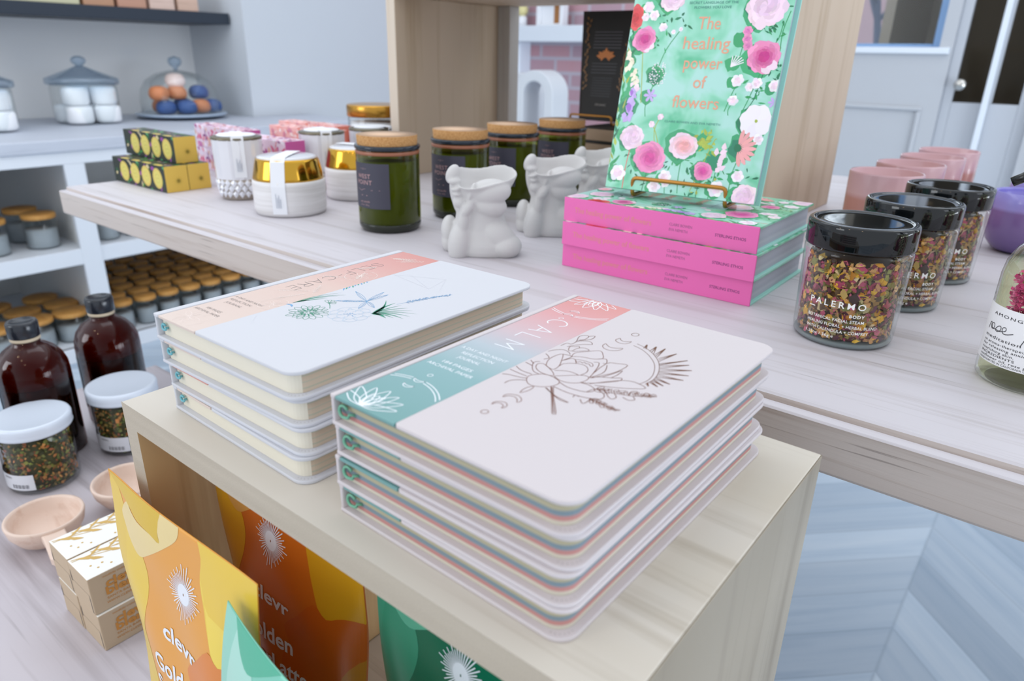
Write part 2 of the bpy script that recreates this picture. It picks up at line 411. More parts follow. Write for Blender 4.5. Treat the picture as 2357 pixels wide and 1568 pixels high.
# ------------------------------------------------------------------ the room
def room(name, mb, mats, kind='structure', bevel=0):
    o = mb.build(name, mats, bevel=bevel); o.rotation_euler = (0, 0, YAW)
    if kind: o['kind'] = kind
    return o
M_wall = mat('painted_wall', '#c6cbd1', .6)
M_niche = mat('painted_niche', '#e2e3e4', .6)
M_trim = mat('white_trim', '#dfe6ee', .45)
def floor_mat():
    m = mat('chevron_floor', None, .45); b = m.node_tree.nodes['Principled BSDF']
    tc = m.node_tree.nodes.new('ShaderNodeTexCoord'); sp = m.node_tree.nodes.new('ShaderNodeSeparateXYZ')
    link(m, tc.outputs['Object'], sp.inputs[0]); X, Y = sp.outputs[0], sp.outputs[1]
    period = .62
    a = math_n(m, 'DIVIDE', math_n(m, 'ADD', X, .075+period*20), period)
    tri = math_n(m, 'PINGPONG', math_n(m, 'MULTIPLY', a, 1.0), 1.0)      # 0..1..0 across two columns
    t = math_n(m, 'ADD', Y, math_n(m, 'MULTIPLY', tri, period*1.0))
    t = math_n(m, 'ADD', t, 10)
    pl = math_n(m, 'DIVIDE', t, .155)
    idx = math_n(m, 'FLOOR', pl); fr = math_n(m, 'FRACT', pl)
    colid = math_n(m, 'FLOOR', a)
    wn_ = m.node_tree.nodes.new('ShaderNodeTexWhiteNoise'); wn_.noise_dimensions = '2D'
    cb = m.node_tree.nodes.new('ShaderNodeCombineXYZ'); link(m, idx, cb.inputs[0]); link(m, colid, cb.inputs[1]); link(m, cb.outputs[0], wn_.inputs[0])
    # grain runs along each board
    g = m.node_tree.nodes.new('ShaderNodeCombineXYZ'); link(m, math_n(m, 'MULTIPLY', t, 22), g.inputs[0]); link(m, math_n(m, 'MULTIPLY', X, 2.2), g.inputs[1]); link(m, colid, g.inputs[2])
    gn = noise(m, g.outputs[0], 1.0, 4, .6, .4)
    r = ramp(m, [(.25, srgb('#b9cbdc')), (.5, srgb('#ccdae7')), (.8, srgb('#d8e3ed'))]); link(m, gn, r.inputs[0])
    var = ramp(m, [(0, srgb('#c9ced4')), (1, srgb('#ffffff'))]); link(m, wn_.outputs[0], var.inputs[0])
    c1 = mix_c(m, 1.0, r.outputs[0], var.outputs[0], 'MULTIPLY')
    gap = ramp(m, [(0, (1, 1, 1, 1)), (.03, (0, 0, 0, 1)), (.97, (0, 0, 0, 1)), (1, (1, 1, 1, 1))]); link(m, fr, gap.inputs[0])
    seam = math_n(m, 'FRACT', a); gs = ramp(m, [(0, (1, 1, 1, 1)), (.008, (0, 0, 0, 1)), (.992, (0, 0, 0, 1)), (1, (1, 1, 1, 1))]); link(m, seam, gs.inputs[0])
    gg = math_n(m, 'MULTIPLY', math_n(m, 'MAXIMUM', gap.outputs[0], gs.outputs[0]), .35)
    link(m, mix_c(m, gg, c1, srgb('#7b8ea0')), b.inputs['Base Color']); bump(m, gn, .1)
    return m
room('floor', MB().box(-5, 4.5, -2.5, 6.2, -.05, 0), floor_mat())
# side wall with the display niche
mb = MB(); mb.box(-3.55, -3.3, 2.09, 4.0, 0, 3); mb.box(-4.0, -3.80, -1.6, 2.30, 0, 3); mb.box(-3.80, -3.55, 2.09, 2.30, 0, 3)
for k in range(3):
    mb.mi[k*6:(k+1)*6] = [0]*6
mb.mi[6:12] = [1]*6
room('wall_left', mb, [M_wall, M_niche])
# far wall: brick behind the mantel, painted panelling with window and door to the right
def brick_mat():
    m = mat('brick', None, .8); b = m.node_tree.nodes['Principled BSDF']
    v = coords(m, (1, 1, 1), (radians(90), 0, 0))
    br = m.node_tree.nodes.new('ShaderNodeTexBrick'); br.offset = .5
    link(m, v, br.inputs['Vector'])
    br.inputs['Color1'].default_value = srgb('#c08c92'); br.inputs['Color2'].default_value = srgb('#a58c98'); br.inputs['Mortar'].default_value = srgb('#b9b2bd')
    br.inputs['Scale'].default_value = 1.0; br.inputs['Brick Width'].default_value = .235; br.inputs['Row Height'].default_value = .087
    br.inputs['Mortar Size'].default_value = .012; br.inputs['Mortar Smooth'].default_value = .3; br.inputs['Bias'].default_value = -.1
    n = noise(m, v, 9, 3, .6); link(m, mix_c(m, math_n(m, 'MULTIPLY', n, .45), br.outputs[0], srgb('#b3a9b6')), b.inputs['Base Color'])
    return m
mb = MB(); mb.box(-3.3, -1.75, 4.0, 4.2, 0, 3)
room('wall_brick', mb, brick_mat())
mb = MB()
mb.box(-1.75, -1.65, 4.0, 4.2, 0, 3); mb.box(-1.65, -.655, 4.0, 4.2, 0, 1.19); mb.box(-1.65, -.655, 4.0, 4.2, 2.7, 3)
mb.box(-.655, -.60, 4.0, 4.2, 0, 3); mb.box(-.60, -.24, 4.0, 4.2, 2.3, 3); mb.box(-.24, 1.6, 4.0, 4.2, 0, 3)
M_wall2 = mat('panelled_wall', '#babdc2', .55)
room('wall_back', mb, M_wall2)
# raised panel mouldings on the painted wall
mb = MB()
for (a, b_, c, d) in ((-1.62, -.67, .935, .955), (-1.62, -.67, .22, .24), (-1.62, -1.60, .24, .935), (-.69, -.67, .24, .935), (-.18, 1.5, .935, .955), (-.18, -.16, .24, .935)):
    mb.box(a, b_, 3.985, 4.0, c, d)
room('trim_1', mb, M_wall2, bevel=.006)
# window: frame, sill, pane
wf = bpy.data.objects.new('window_1', None); C.objects.link(wf); struct(wf); wf.location = W(-1.05, 4.0, 1.19); wf.rotation_euler = (0, 0, YAW)
M_blue = mat('blue_window_frame', '#86acd8', .4)
MB().box(-.62, .44, -.02, .20, -.001, .028).build('window_sill', M_trim, wf, bevel=.004)
mb = MB(); mb.box(-.60, -.55, .12, .16, .03, 1.51); mb.box(.345, .395, .12, .16, .03, 1.51); mb.box(-.55, .345, .12, .16, 1.45, 1.51); mb.box(-.55, .345, .12, .16, .03, .045)
mb.build('window_frame', M_blue, wf, bevel=.003)
MB().box(-.55, .345, .138, .142, .045, 1.45).build('pane', thin_glass('window_glass', (.96, .98, 1)), wf)
# glazed door with a white astragal post
dr = bpy.data.objects.new('door_1', None); C.objects.link(dr); struct(dr); dr.location = W(-.42, 4.03, 0); dr.rotation_euler = (0, 0, YAW)
M_door = mat('door_paint', '#b9bdc4', .4)
mb = MB(); mb.box(-.18, -.138, 0, .045, 0, 2.3); mb.box(-.015, .022, 0, .045, .982, 2.15); mb.box(.128, .18, 0, .045, 0, 2.3)
mb.box(-.138, .128, 0, .045, 0, .982); mb.box(-.138, .128, 0, .045, 2.15, 2.3)
mb.build('door_leaf', M_door, dr, bevel=.003)
M_pane = mat('dim_glass', '#82786c', .12)
MB().box(-.138, -.015, .018, .026, .982, 2.15).build('pane', thin_glass('door_glass', (.75, .74, .72), .04, .5), dr)
MB().box(.022, .128, .018, .026, .982, 2.15).build('pane', thin_glass('door_glass'), dr)
MB().lathe([(.0, .0), (.008, 0), (.008, .02), (.022, .028), (.027, .04), (.024, .052), (.012, .058), (0, .06)], 20).xf(Matrix.Translation((-.115, -.0, 1.06)) @ Matrix.Rotation(radians(90), 4, 'X')).build('door_handle', mat('nickel', '#c9c6c0', .2, Metallic=.9), dr)
MB().box(-.012, .012, -.045, -.002, 0, 2.3).build('astragal', M_trim, dr, bevel=.003)
# dim room seen through the door panes
mb = MB(); mb.box(-1.0, .3, 5.3, 5.35, 0, 2.6); mb.box(-1.0, -.95, 4.35, 5.3, 0, 2.6); mb.box(.3, .35, 4.35, 5.3, 0, 2.6); mb.box(-1, .35, 4.35, 5.35, 2.6, 2.65)
room('wall_passage', mb, mat('passage_paint', '#9c8f7c', .7))
# mantel on the brick wall
tag(room('mantel_shelf', MB().box(-3.28, -1.9, 3.82, 4.0, 1.225, 1.318), M_trim, None, bevel=.006), 'long white mantel shelf on the brick wall', 'mantel')
tag(room('pilaster', MB().box(-3.26, -3.02, 3.88, 4.0, 0, 1.225), mat('pilaster_paint', '#e9f1fa', .4), None, bevel=.006), 'white pilaster under the left end of the mantel', 'pilaster')

# outdoors, seen through the window
M_bark = mat('bark', '#5f6b80', .9)
def branchy(mb, p, d, L, r, depth, rg):
    pts = [p]; q = p.copy(); dd = d.copy()
    for k in range(5):
        dd = (dd+Vector((rg.uniform(-.28, .28), rg.uniform(-.15, .15), rg.uniform(-.12, .2)))).normalized(); q = q+dd*L/5; pts.append(q.copy())
    mb.tube(pts, [r*(1-.11*i) for i in range(6)], 7)
    if depth:
        for k in range(3):
            s = pts[rg.choice((3, 4, 5))]
            nd_ = (dd+Vector((rg.uniform(-1, 1), rg.uniform(-.5, .5), rg.uniform(-.1, .9)))).normalized()
            branchy(mb, s, nd_, L*.68, r*.52, depth-1, rg)
rg = random.Random(3); mb = MB()
mb.tube([(0, 0, 0), (.02, 0, .5), (-.02, 0, .9), (.0, 0, 1.12)], [.13, .11, .10, .1], 9)
for d in ((-1.2, .1, .45), (-.12, 0, 1), (.75, .1, .8), (.35, .2, 1), (-.6, .1, 1.1)):
    branchy(mb, Vector((0, 0, 1.08)), Vector(d).normalized(), .75, .045, 3, rg)
t = thing('street_tree', 'bare branching tree outside the window', 'tree', -1.66, 7.6, 0)
mb.build('trunk', M_bark, t)
mb = MB(); rg = random.Random(9)
for k in range(260):
    c = (rg.gauss(.85, .28), rg.gauss(.1, .2), rg.gauss(2.1, .35)); s = .035
    mb.ball(c, (s, s*.5, s), 5)
mb.build('foliage', mat('pale_leaves', '#8fa79a', .8), t)['kind'] = 'stuff'
tag(room('brick_building', MB().box(-9.5, 3, 11.5, 12.5, 0, 1.60).box(-2.9, -1.6, 11.2, 12.5, 0, 2.4), mat('far_brick', '#c3a8ae', .9), None), 'low pinkish brick building across the street outside', 'building')
tag(room('garden_wall', MB().box(-5, -1.75, 8.6, 8.8, 0, 1.31), mat('far_white', '#e6edf0', .8), None), 'low white wall outside the window left of the tree', 'wall')
M_sky = bpy.data.materials.new('overcast_sky'); M_sky.use_nodes = True; _b = M_sky.node_tree.nodes['Principled BSDF']
_b.inputs['Base Color'].default_value = (0, 0, 0, 1); _b.inputs['Emission Color'].default_value = (.86, .94, 1, 1); _b.inputs['Emission Strength'].default_value = 2.2
struct(room('sky_backdrop', MB().box(-14, 8, 13.6, 13.7, .5, 7), M_sky))
struct(room('ground', MB().box(-12, 10, 6.2, 14, -.06, -.01), mat('pavement', '#aab0b6', .9)))

# ------------------------------------------------------------------ built-in cabinet on the left
cab = thing('display_cabinet', 'white built-in cabinet with open cubbies under a pale grey counter', 'cabinet', -2.866, 0, 0)
M_cab = mat('cabinet_paint', '#d8dce2', .4); M_cabin = mat('cabinet_inside', '#d6d7d6', .6)
M_counter = wood('counter_wood', '#b4b9c4', '#bfc4cf', '#a3a9b5', 'y', 30, 2)
mb = MB(); mb.box(-.93, .012, -1.5, 2.085, .79, .832); mb.box(-.43, .012, 2.085, 2.4, .79, .832)
mb.build('countertop', M_counter, cab, bevel=.004)
mb = MB()
mb.box(-.02, 0, -1.5, 2.4, .745, .79)
for v0, v1 in ((-.1, -.03), (1.03, 1.10), (2.30, 2.4)): mb.box(-.02, 0, v0, v1, .09, .745)
mb.box(-.02, 0, -1.5, 2.4, .0, .06)
mb.build('face_frame', M_cab, cab, bevel=.002)
mb = MB()
for v0, v1 in ((-1.5, -.06), (-.06, 1.065), (1.065, 2.085)):
    mb.box(-.90, -.004, v0+.02, v1-.001, .375, .435); mb.box(-.90, -.004, v0+.02, v1-.001, .02, .06)
mb.build('shelf', M_cab, cab, bevel=.002)
mb = MB()
for v in (-.065, 1.055, 2.06): mb.box(-.90, -.021, v, v+.02, .06, .789)
mb.box(-.92, -.90, -1.5, 2.085, .06, .789); mb.build('inner_panel', M_cabin, cab)

# jars with bamboo lids inside the cabinet
M_bamboo = wood('bamboo', '#c9964f', '#b97f38', '#9c6628', 'x', 200, 10)
M_jarglass = thin_glass('jar_glass', (.90, .93, .93), .05, .8, .06)
M_clear = thin_glass('clear_glass', (.955, .975, .975), .02, 1.0, .06)
M_wax = mat('jar_wax', '#9da2a8', .5)
def bamboo_jar(r, h, group, label):
    t = thing('storage_jar', label, 'jar', group=group)
    MB().lathe([(r*.96, 0), (r, .004), (r, h-.02), (r*.97, h-.016)], 28).build('body', M_jarglass, t)
    MB().lathe([(r*.9, .004), (r*.93, .008), (r*.93, h*.55), (0, h*.55)], 24).build('contents', M_wax, t)
    MB().lathe([(r*.98, h-.018), (r*1.02, h-.016), (r*1.02, h-.001), (r*.99, h), (0, h)], 28).build('lid', M_bamboo, t)
    return t
protos = {}
def put_jar(key, r, h, u, v, z, label, group):
    if key not in protos: protos[key] = bamboo_jar(r, h, group, label); place(protos[key], u, v, z)
    else: dup(protos[key], label, u, v, z, 0, group)
lab = 'small glass jar with bamboo lid in the crowded rows, lower right cubby'
for i in range(7):
    for j in range(9):
        v = 1.165+.0985*j
        if v > 2.03: continue
        put_jar('s', .042, .118, -2.955-.102*i, v+(.02 if i % 2 else 0), .06, lab, 'small bamboo-lid jars on the bottom shelf')
for j in range(6):
    put_jar('s', .042, .118, -2.96, 1.17+.11*j, .435, 'small glass jar with bamboo lid on the upper right shelf of the cabinet', 'small jars on the upper right shelf')
for (u, v, l) in ((-3.0, .79, 'glass jar with bamboo lid, front left of the upper left cubby'), (-3.0, .955, 'glass jar with bamboo lid, nearest the white divider on the upper left shelf'),
                  (-3.15, .945, 'glass jar with bamboo lid, second row of the upper left cubby'), (-3.22, .83, 'glass jar with bamboo lid, darkest and furthest back in upper left cubby'), (-3.0, .655, 'glass jar with bamboo lid cut by the left picture edge, upper shelf')):
    put_jar('m', .056, .128, u, v, .435, l, 'larger bamboo-lid jars on the upper left shelf')
for (u, v, l) in ((-2.98, .985, 'glass jar with bamboo lid beside the divider, lower left cubby'), (-2.98, .855, 'glass jar with bamboo lid behind the left amber bottle cap, lower left cubby'), (-2.98, .725, 'glass jar with bamboo lid at the left picture edge, lower left cubby'),
                  (-3.11, 1.0, 'glass jar with bamboo lid, second row beside the divider in lower left cubby'), (-3.11, .86, 'glass jar with bamboo lid, second row middle of lower left cubby'), (-3.24, .97, 'glass jar with bamboo lid, back row near divider of lower left cubby'), (-3.24, .80, 'glass jar with bamboo lid, back row left of lower left cubby')):
    put_jar('l', .062, .118, u, v, .06, l, 'larger bamboo-lid jars on the lower left shelf')

# ------------------------------------------------------------------ on the counter: apothecary jars and cloche
M_smoke = thin_glass('thick_lid_glass', (.74, .82, .90), .05, .9, .10)
def blob(mb, c, s, rg, n=10, mi=0, col=None):
    mb.ball(c, s, n, mi, col, Matrix.Rotation(rg.uniform(0, 6), 3, 'Z') @ Matrix.Rotation(rg.uniform(-.5, .5), 3, 'X'))
def apothecary(label, u, v):
    t = thing('candy_jar', label, 'jar', u, v, .832, group='lidded glass jars of white bath bombs')
    MB().lathe([(.085, 0), (.115, .004), (.124, .02), (.128, .05), (.128, .145), (.124, .158), (.12, .164)], 40).build('body', M_clear, t)
    l = MB().lathe([(.132, .158), (.140, .162), (.140, .182), (.132, .186), (.10, .198), (.06, .214), (.03, .226), (.018, .232)], 40).build('lid', M_smoke, t)
    MB().lathe([(.012, .230), (.016, .236), (.026, .244), (.030, .254), (.025, .264), (.012, .271), (0, .272)], 24).build('knob', M_smoke, l)
    return t
def cyl_cake(label, r, h, u, v, z, m, tilt=(0, 0), name='bath_bomb', group='white bath bombs in the glass jar', cat='bath bomb', top=None):
    o = MB().lathe([(0, 0), (r*.82, 0), (r*.95, h*.07), (r, h*.18), (r, h*.8), (r*.93, h*.94), (r*.8, h), (0, h)], 22).build(name, m)
    place(o, u, v, z); o.rotation_euler = (tilt[0], tilt[1], YAW); tag(o, label, cat, group)
    return o
M_bomb = mat('white_cake', '#f3f4f6', .6)
apothecary('glass jar of white bath bombs, whole jar left of the cloche', -3.43, 1.372)
apothecary('glass jar of white bath bombs cut by the left picture edge', -3.31, .93)
for jx, (ju, jv) in enumerate(((-3.43, 1.372), (-3.31, .93))):
    nm = ('in the whole jar', 'in the jar at the picture edge')[jx]
    for k, (a, b_) in enumerate(((.062, -.062), (.062, .062), (-.055, -.062), (-.055, .062), (.0, 0))):
        cyl_cake('round white bath bomb, bottom layer '+nm, (.052 if k < 4 else .028), .070, ju+a*.92, jv+b_*.92, .838, M_bomb, group='bottom bath bombs '+nm)
    for k, (a, b_) in enumerate(((.05, -.058), (.048, .056), (-.058, .0))):
        cyl_cake('round white bath bomb, upper layer '+nm, .050, .072, ju+a, jv+b_, .911, M_bomb, group='upper bath bombs '+nm)
t = thing('cloche', 'clear glass cloche with ball knob over blue and orange soaps, on the counter', 'cloche', -3.447, 1.80, .832)
MB().lathe([(0, .008), (.03, .002), (.10, .006), (.195, .014), (.205, .022), (.20, .026), (.17, .024), (0, .024)], 44).build('plate', mat('plate_glass', '#a9b9cc', .15), t)
d = MB().lathe([(.172, .026), (.173, .08), (.164, .13), (.138, .17), (.094, .197), (.045, .210), (.012, .215)], 44).build('dome', M_clear, t)
MB().lathe([(.008, .212), (.010, .225), (.026, .238), (.031, .252), (.026, .267), (0, .276)], 24).build('knob', M_smoke, d)
M_navy = mat('blue_soap', '#35548c', .55); M_org = mat('orange_soap', '#c77d52', .5); M_pal = mat('pale_soap', '#f1d9d2', .5)
for i, (a, b_, z, m, nm) in enumerate(((.06, -.09, .026, M_navy, 'blue'), (.085, -.02, .026, M_navy, 'blue'), (.06, .05, .026, M_org, 'orange'), (.05, .105, .026, M_navy, 'blue'), (-.03, -.06, .026, M_org, 'orange'),
                                    (-.04, .03, .026, M_navy, 'blue'), (.04, -.03, .088, M_org, 'orange'), (.03, .065, .088, M_navy, 'blue'), (.03, -.025, .142, M_pal, 'pale pink'), (.05, -.105, .088, M_org, 'orange'))):
    lb = {0: 'round blue soap at the lower left under the cloche', 1: 'round blue soap in front centre under the cloche', 2: 'orange soap in front right under the cloche', 3: 'blue soap at the far right under the cloche', 4: 'orange soap behind the blue ones under the cloche',
          5: 'blue soap at the back of the bottom layer under the cloche', 6: 'orange soap on top of the blue ones under the cloche', 7: 'blue soap stacked at upper right under the cloche', 8: 'pale pink soap topmost under the cloche', 9: 'orange soap stacked at upper left under the cloche'}[i]
    o = MB().lathe([(0, 0), (.03, .001), (.041, .010), (.045, .024), (.042, .042), (.032, .055), (.012, .061), (0, .060)], 20).build('soap', m)
    place(o, -3.447+a*1.2, 1.80+b_*1.2, .832+z); tag(o, lb, 'soap', 'soaps under the cloche')

# black wall shelf with wooden boxes
tag(room('wall_shelf', MB().box(-3.80, -3.40, -.6, 2.08, 1.252, 1.302), mat('black_shelf', '#1c2735', .5), None, bevel=.002), 'black floating shelf across the niche', 'shelf')
for k, (v0, v1, c, l) in enumerate(((1.10, 1.43, '#c9c6a4', 'pale green box on the black shelf, leftmost'), (1.44, 1.57, '#b98d6f', 'tan wooden box on the black shelf beside the pale green one'), (1.58, 1.71, '#c0917a', 'reddish wooden box on the black shelf, third from left'),
                                   (1.72, 1.84, '#d8bcae', 'pale pink wooden box on the black shelf, second from right'), (1.85, 1.955, '#cfae9b', 'pinkish wooden box on the black shelf, rightmost'))):
    o = thing('storage_box', l, 'box', -3.56, (v0+v1)/2, 1.302, group='boxes on the black shelf'); w = (v1-v0)/2
    m = wood('box_wood_'+c, c, c, '#8f6a50', 'y', 60, 4)
    MB().box(-.12, .12, -w+.003, w-.003, 0, .12).build('body', m, o, bevel=.003); MB().box(-.122, .122, -w+.001, w-.001, .12, .135).build('lid', m, o, bevel=.002)

# things on and by the mantel
t = thing('bottle', 'coral bottle with a black cap on the mantel, leftmost', 'bottle', -3.088, 3.9, 1.318)
MB().lathe([(.03, 0), (.036, .004), (.037, .05), (.03, .062)], 24).build('body', mat('coral', '#ee9c8e', .35), t)
MB().lathe([(.033, .062), (.035, .064), (.035, .112), (.03, .116), (0, .116)], 24).build('cap', mat('black_plastic', '#191b1d', .3), t)
t = thing('bottle', 'small white bottle with a round yellow top on the mantel', 'bottle', -3.02, 3.9, 1.318)
MB().lathe([(.026, 0), (.03, .004), (.03, .05), (.02, .06)], 24).build('body', mat('white_gloss', '#eef0f4', .25), t)
MB().ball((0, 0, .092), (.036, .036, .036), 18).build('cap', mat('pale_yellow', '#e0d79a', .4), t)
t = thing('picture_frame', 'square white framed box with a brown right half, on the mantel', 'frame', -2.79, 3.9, 1.318)
mb = MB(); mb.box(-.10, -.075, -.03, .03, 0, .145); mb.box(.075, .10, -.03, .03, 0, .145); mb.box(-.075, .075, -.03, .03, .12, .145); mb.box(-.075, .075, -.03, .03, 0, .012)
mb.build('frame', mat('white_gloss'), t, bevel=.003)
MB().box(-.075, .015, .0, .02, .012, .12).build('white_insert', mat('white_gloss'), t); MB().box(.015, .075, .0, .02, .012, .12).build('brown_insert', mat('amber_wood', '#a8713c', .5), t)
def arch_vase(label, u, v, s):
    OUT_, INN_ = .118*s, .066*s
    t = thing('arch_vase', label, 'vase', u, v, .60, group='white arch ornaments')
    n = 26; out = []; inn = []
    for k in range(n+1):
        a = pi*k/n; out.append((OUT_*cos(a), .36*s+OUT_*sin(a))); inn.append((INN_*cos(a), .36*s+INN_*sin(a)))
    prof = [(OUT_, 0)]+out+[(-OUT_, 0), (-INN_, 0)]+list(reversed(inn))+[(INN_, 0)]
    mb = MB(); m = len(prof)
    v_ = [(x, -.07, z) for x, z in prof]+[(x, .07, z) for x, z in prof]
    # side strips, then the two faces as quads between outer and inner outline
    f = [(i, (i+1) % m, m+(i+1) % m, m+i) for i in range(m)]
    O = [m-1, 0] ; outer = list(range(0, n+3)); inner = [m-1]+list(range(m-2, n+2, -1))
    for i in range(n+2):
        a, b_, c, d_ = outer[i], outer[i+1], inner[min(i+1, len(inner)-1)], inner[min(i, len(inner)-1)]
        if len({a, b_, c, d_}) == 4: f.append((d_, c, b_, a)); f.append((a+m, b_+m, c+m, d_+m))
    mb.add(v_, f, 0, None, False); o = mb.build('arch', mat('matte_white', '#d3d7dc', .5), t, bevel=.004)
    return t
ped = thing('side_table', 'grey side table carrying the white arch ornaments', 'table', -2.35, 3.15, 0)
MB().box(-.4, .35, -.16, .16, .56, .60).build('tabletop', mat('grey_top', '#a3a8ae', .5), ped, bevel=.004)
for a, b_ in ((-.37, -.13), (.32, -.13), (-.37, .13), (.32, .13)): MB().box(a-.015, a+.015, b_-.015, b_+.015, 0, .56).build('leg', mat('grey_top'), ped)
arch_vase('right, larger white arch ornament behind the dark green candles', -2.25, 3.08, 1.0)
arch_vase('left white arch ornament, partly hidden by the wooden riser', -2.50, 3.26, .96)

# ------------------------------------------------------------------ tables, crate, riser
M_slabwood = wood('whitewashed_wood', '#d2ced3', '#c5c0c5', '#aea6a6', 'x', 55, 1.6, .5, .35, .25)
def slab_front():
    m = wood('whitewashed_edge', '#cdc3bd', '#beb2ab', '#a08d80', 'x', 95, 2.2, .6, .45, .5, .9)
    return m
M_slabedge = slab_front()
tb = thing('display_table', 'long whitewashed wooden table top with a stepped front edge', 'table', 0, 0, 0)
prof = [(.5115, .8525), (.510, .855), (.510, .893), (.5115, .8945), (.5215, .8945), (.5225, .8935), (.5235, .8985), (.5255, .900), (1.773, .900), (1.775, .898), (1.775, .8525)]
n = len(prof); mb = MB()
v_ = [(-1.466, y, z) for y, z in prof]+[(1.6, y, z) for y, z in prof]
mb.add(v_, [(i, i+n, (i+1) % n+n, (i+1) % n) for i in range(n)]); mb.mi[1] = 1; mb.mi[0] = 1; mb.mi[10] = 1; mb.mi[5] = 1
mb.add([(-1.466, y, z) for y, z in prof], [tuple(range(n))], 1); mb.add([(1.6, y, z) for y, z in prof], [tuple(reversed(range(n)))], 1)
mb.build('tabletop', [M_slabwood, M_slabedge], tb)
for u in (-1.0, 1.2):
    for v in (.80, 1.60): MB().box(u-.045, u+.045, v-.045, v+.045, 0, .8525).build('leg', M_slabedge, tb, bevel=.003)
tr = thing('display_bench', 'low whitewashed wooden bench in front of the table', 'bench', 0, 0, 0)
M_bench = wood('bench_wood', '#d0cad0', '#b9b1b7', '#92888c', 'x', 26, 1.1, .5, .3, .4, 1.6)
MB().box(-1.341, -.118, -.62, .571-.0, .52, .56).build('tabletop', M_bench, tr, bevel=.003)
for u in (-1.05, -.22):
    for v in (-.5, .40): MB().box(u-.035, u+.035, v-.035, v+.035, 0, .52).build('leg', M_bench, tr, bevel=.003)

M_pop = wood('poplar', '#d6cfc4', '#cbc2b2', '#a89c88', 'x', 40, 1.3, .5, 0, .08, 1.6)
M_popshade = wood('poplar_side', '#a49a8a', '#958976', '#7d7160', 'z', 30, 1.5, .5, 0, .08, 1.0)  # same wood as the top, with shade on the sides put into darker colours
M_popbounce = wood('poplar_bounce_tint', '#cfae80', '#c09c6c', '#a8814f', 'z', 30, 1.5, .5, 0, .08, 1.0)  # warm bounce light from the pouches tinted into the inner face colour
def edge_mat():
    m = mat('sawn_edge', None, .8); b = m.node_tree.nodes['Principled BSDF']
    n = noise(m, coords(m, (1, 1, 1)), 1300, 3, .8); n2 = noise(m, coords(m, (4, 60, 60)), 1, 3)
    r = ramp(m, [(.3, srgb('#a89c8b')), (.75, srgb('#cfc5b4'))]); link(m, math_n(m, 'ADD', math_n(m, 'MULTIPLY', n, .55), math_n(m, 'MULTIPLY', n2, .45)), r.inputs[0])
    link(m, r.outputs[0], b.inputs['Base Color']); bump(m, n, .4, .0006); return m
M_edge = edge_mat()
cr = thing('display_crate', 'open-fronted pale wooden crate carrying the journals', 'crate', -.472, .174, .56, radians(-.23))
CW, CD, CH, ct, cs = .39, .2428, .359, .0179, .0163
def board(name, pts, axis, lo, hi, m, parent, bevel=.0014):
    """mitred board: 4-point outline in the x-z plane, run from y=lo to y=hi; ends carry the sawn edge"""
    mb = MB(); v_ = [(x, lo, z) for x, z in pts]+[(x, hi, z) for x, z in pts]
    mb.add(v_, [(0, 1, 5, 4), (1, 2, 6, 5), (2, 3, 7, 6), (3, 0, 4, 7)], 0)
    mb.add(v_, [(3, 2, 1, 0), (4, 5, 6, 7)], 1)
    bmn = mb.build(name, m, parent, bevel=bevel); return bmn
board('top_board', [(0, CH), (cs, CH-ct), (CW-cs, CH-ct), (CW, CH)][::-1], 'y', 0, CD, [M_pop, M_edge], cr)
board('bottom_board', [(0, 0), (CW, 0), (CW-cs, ct), (cs, ct)], 'y', 0, CD, [M_pop, M_edge], cr)
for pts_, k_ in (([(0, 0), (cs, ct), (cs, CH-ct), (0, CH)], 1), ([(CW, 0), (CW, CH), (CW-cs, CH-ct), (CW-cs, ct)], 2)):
    sb = board('side_board', pts_, 'y', 0, CD, [M_popshade, M_edge, M_popbounce], cr)
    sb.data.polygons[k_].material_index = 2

M_rise = wood('riser_wood', '#cbb9a4', '#bba68c', '#a28a6a', 'z', 22, 1.1, .55, 0, .1, 1.2)
M_risel = wood('riser_edge', '#d9cdbd', '#cfc1ae', '#bfae97', 'z', 30, 2, .55, 0, .1)
rs = thing('display_riser', 'tall wooden box frame standing on the table behind the candles', 'riser', -1.145, 1.04, .90)
def rboard(name, x0, x1, y0, y1, z0, z1):
    mb = MB().box(x0, x1, y0, y1, z0, z1); mb.mi[2] = 1; return mb.build(name, [M_rise, M_risel], rs, bevel=.002)
rboard('side_board', 0, .025, 0, .35, 0, .345); rboard('side_board', .767, .792, 0, .35, 0, .345)
rboard('top_board', 0, .792, 0, .35, .345, .372)
MB().box(.025, .060, .315, .35, 0, .345).build('back_stile', wood('stile_wood', '#aca7a1', '#a39c95', '#958c85', 'z', 22, 1, .6), rs, bevel=.002)

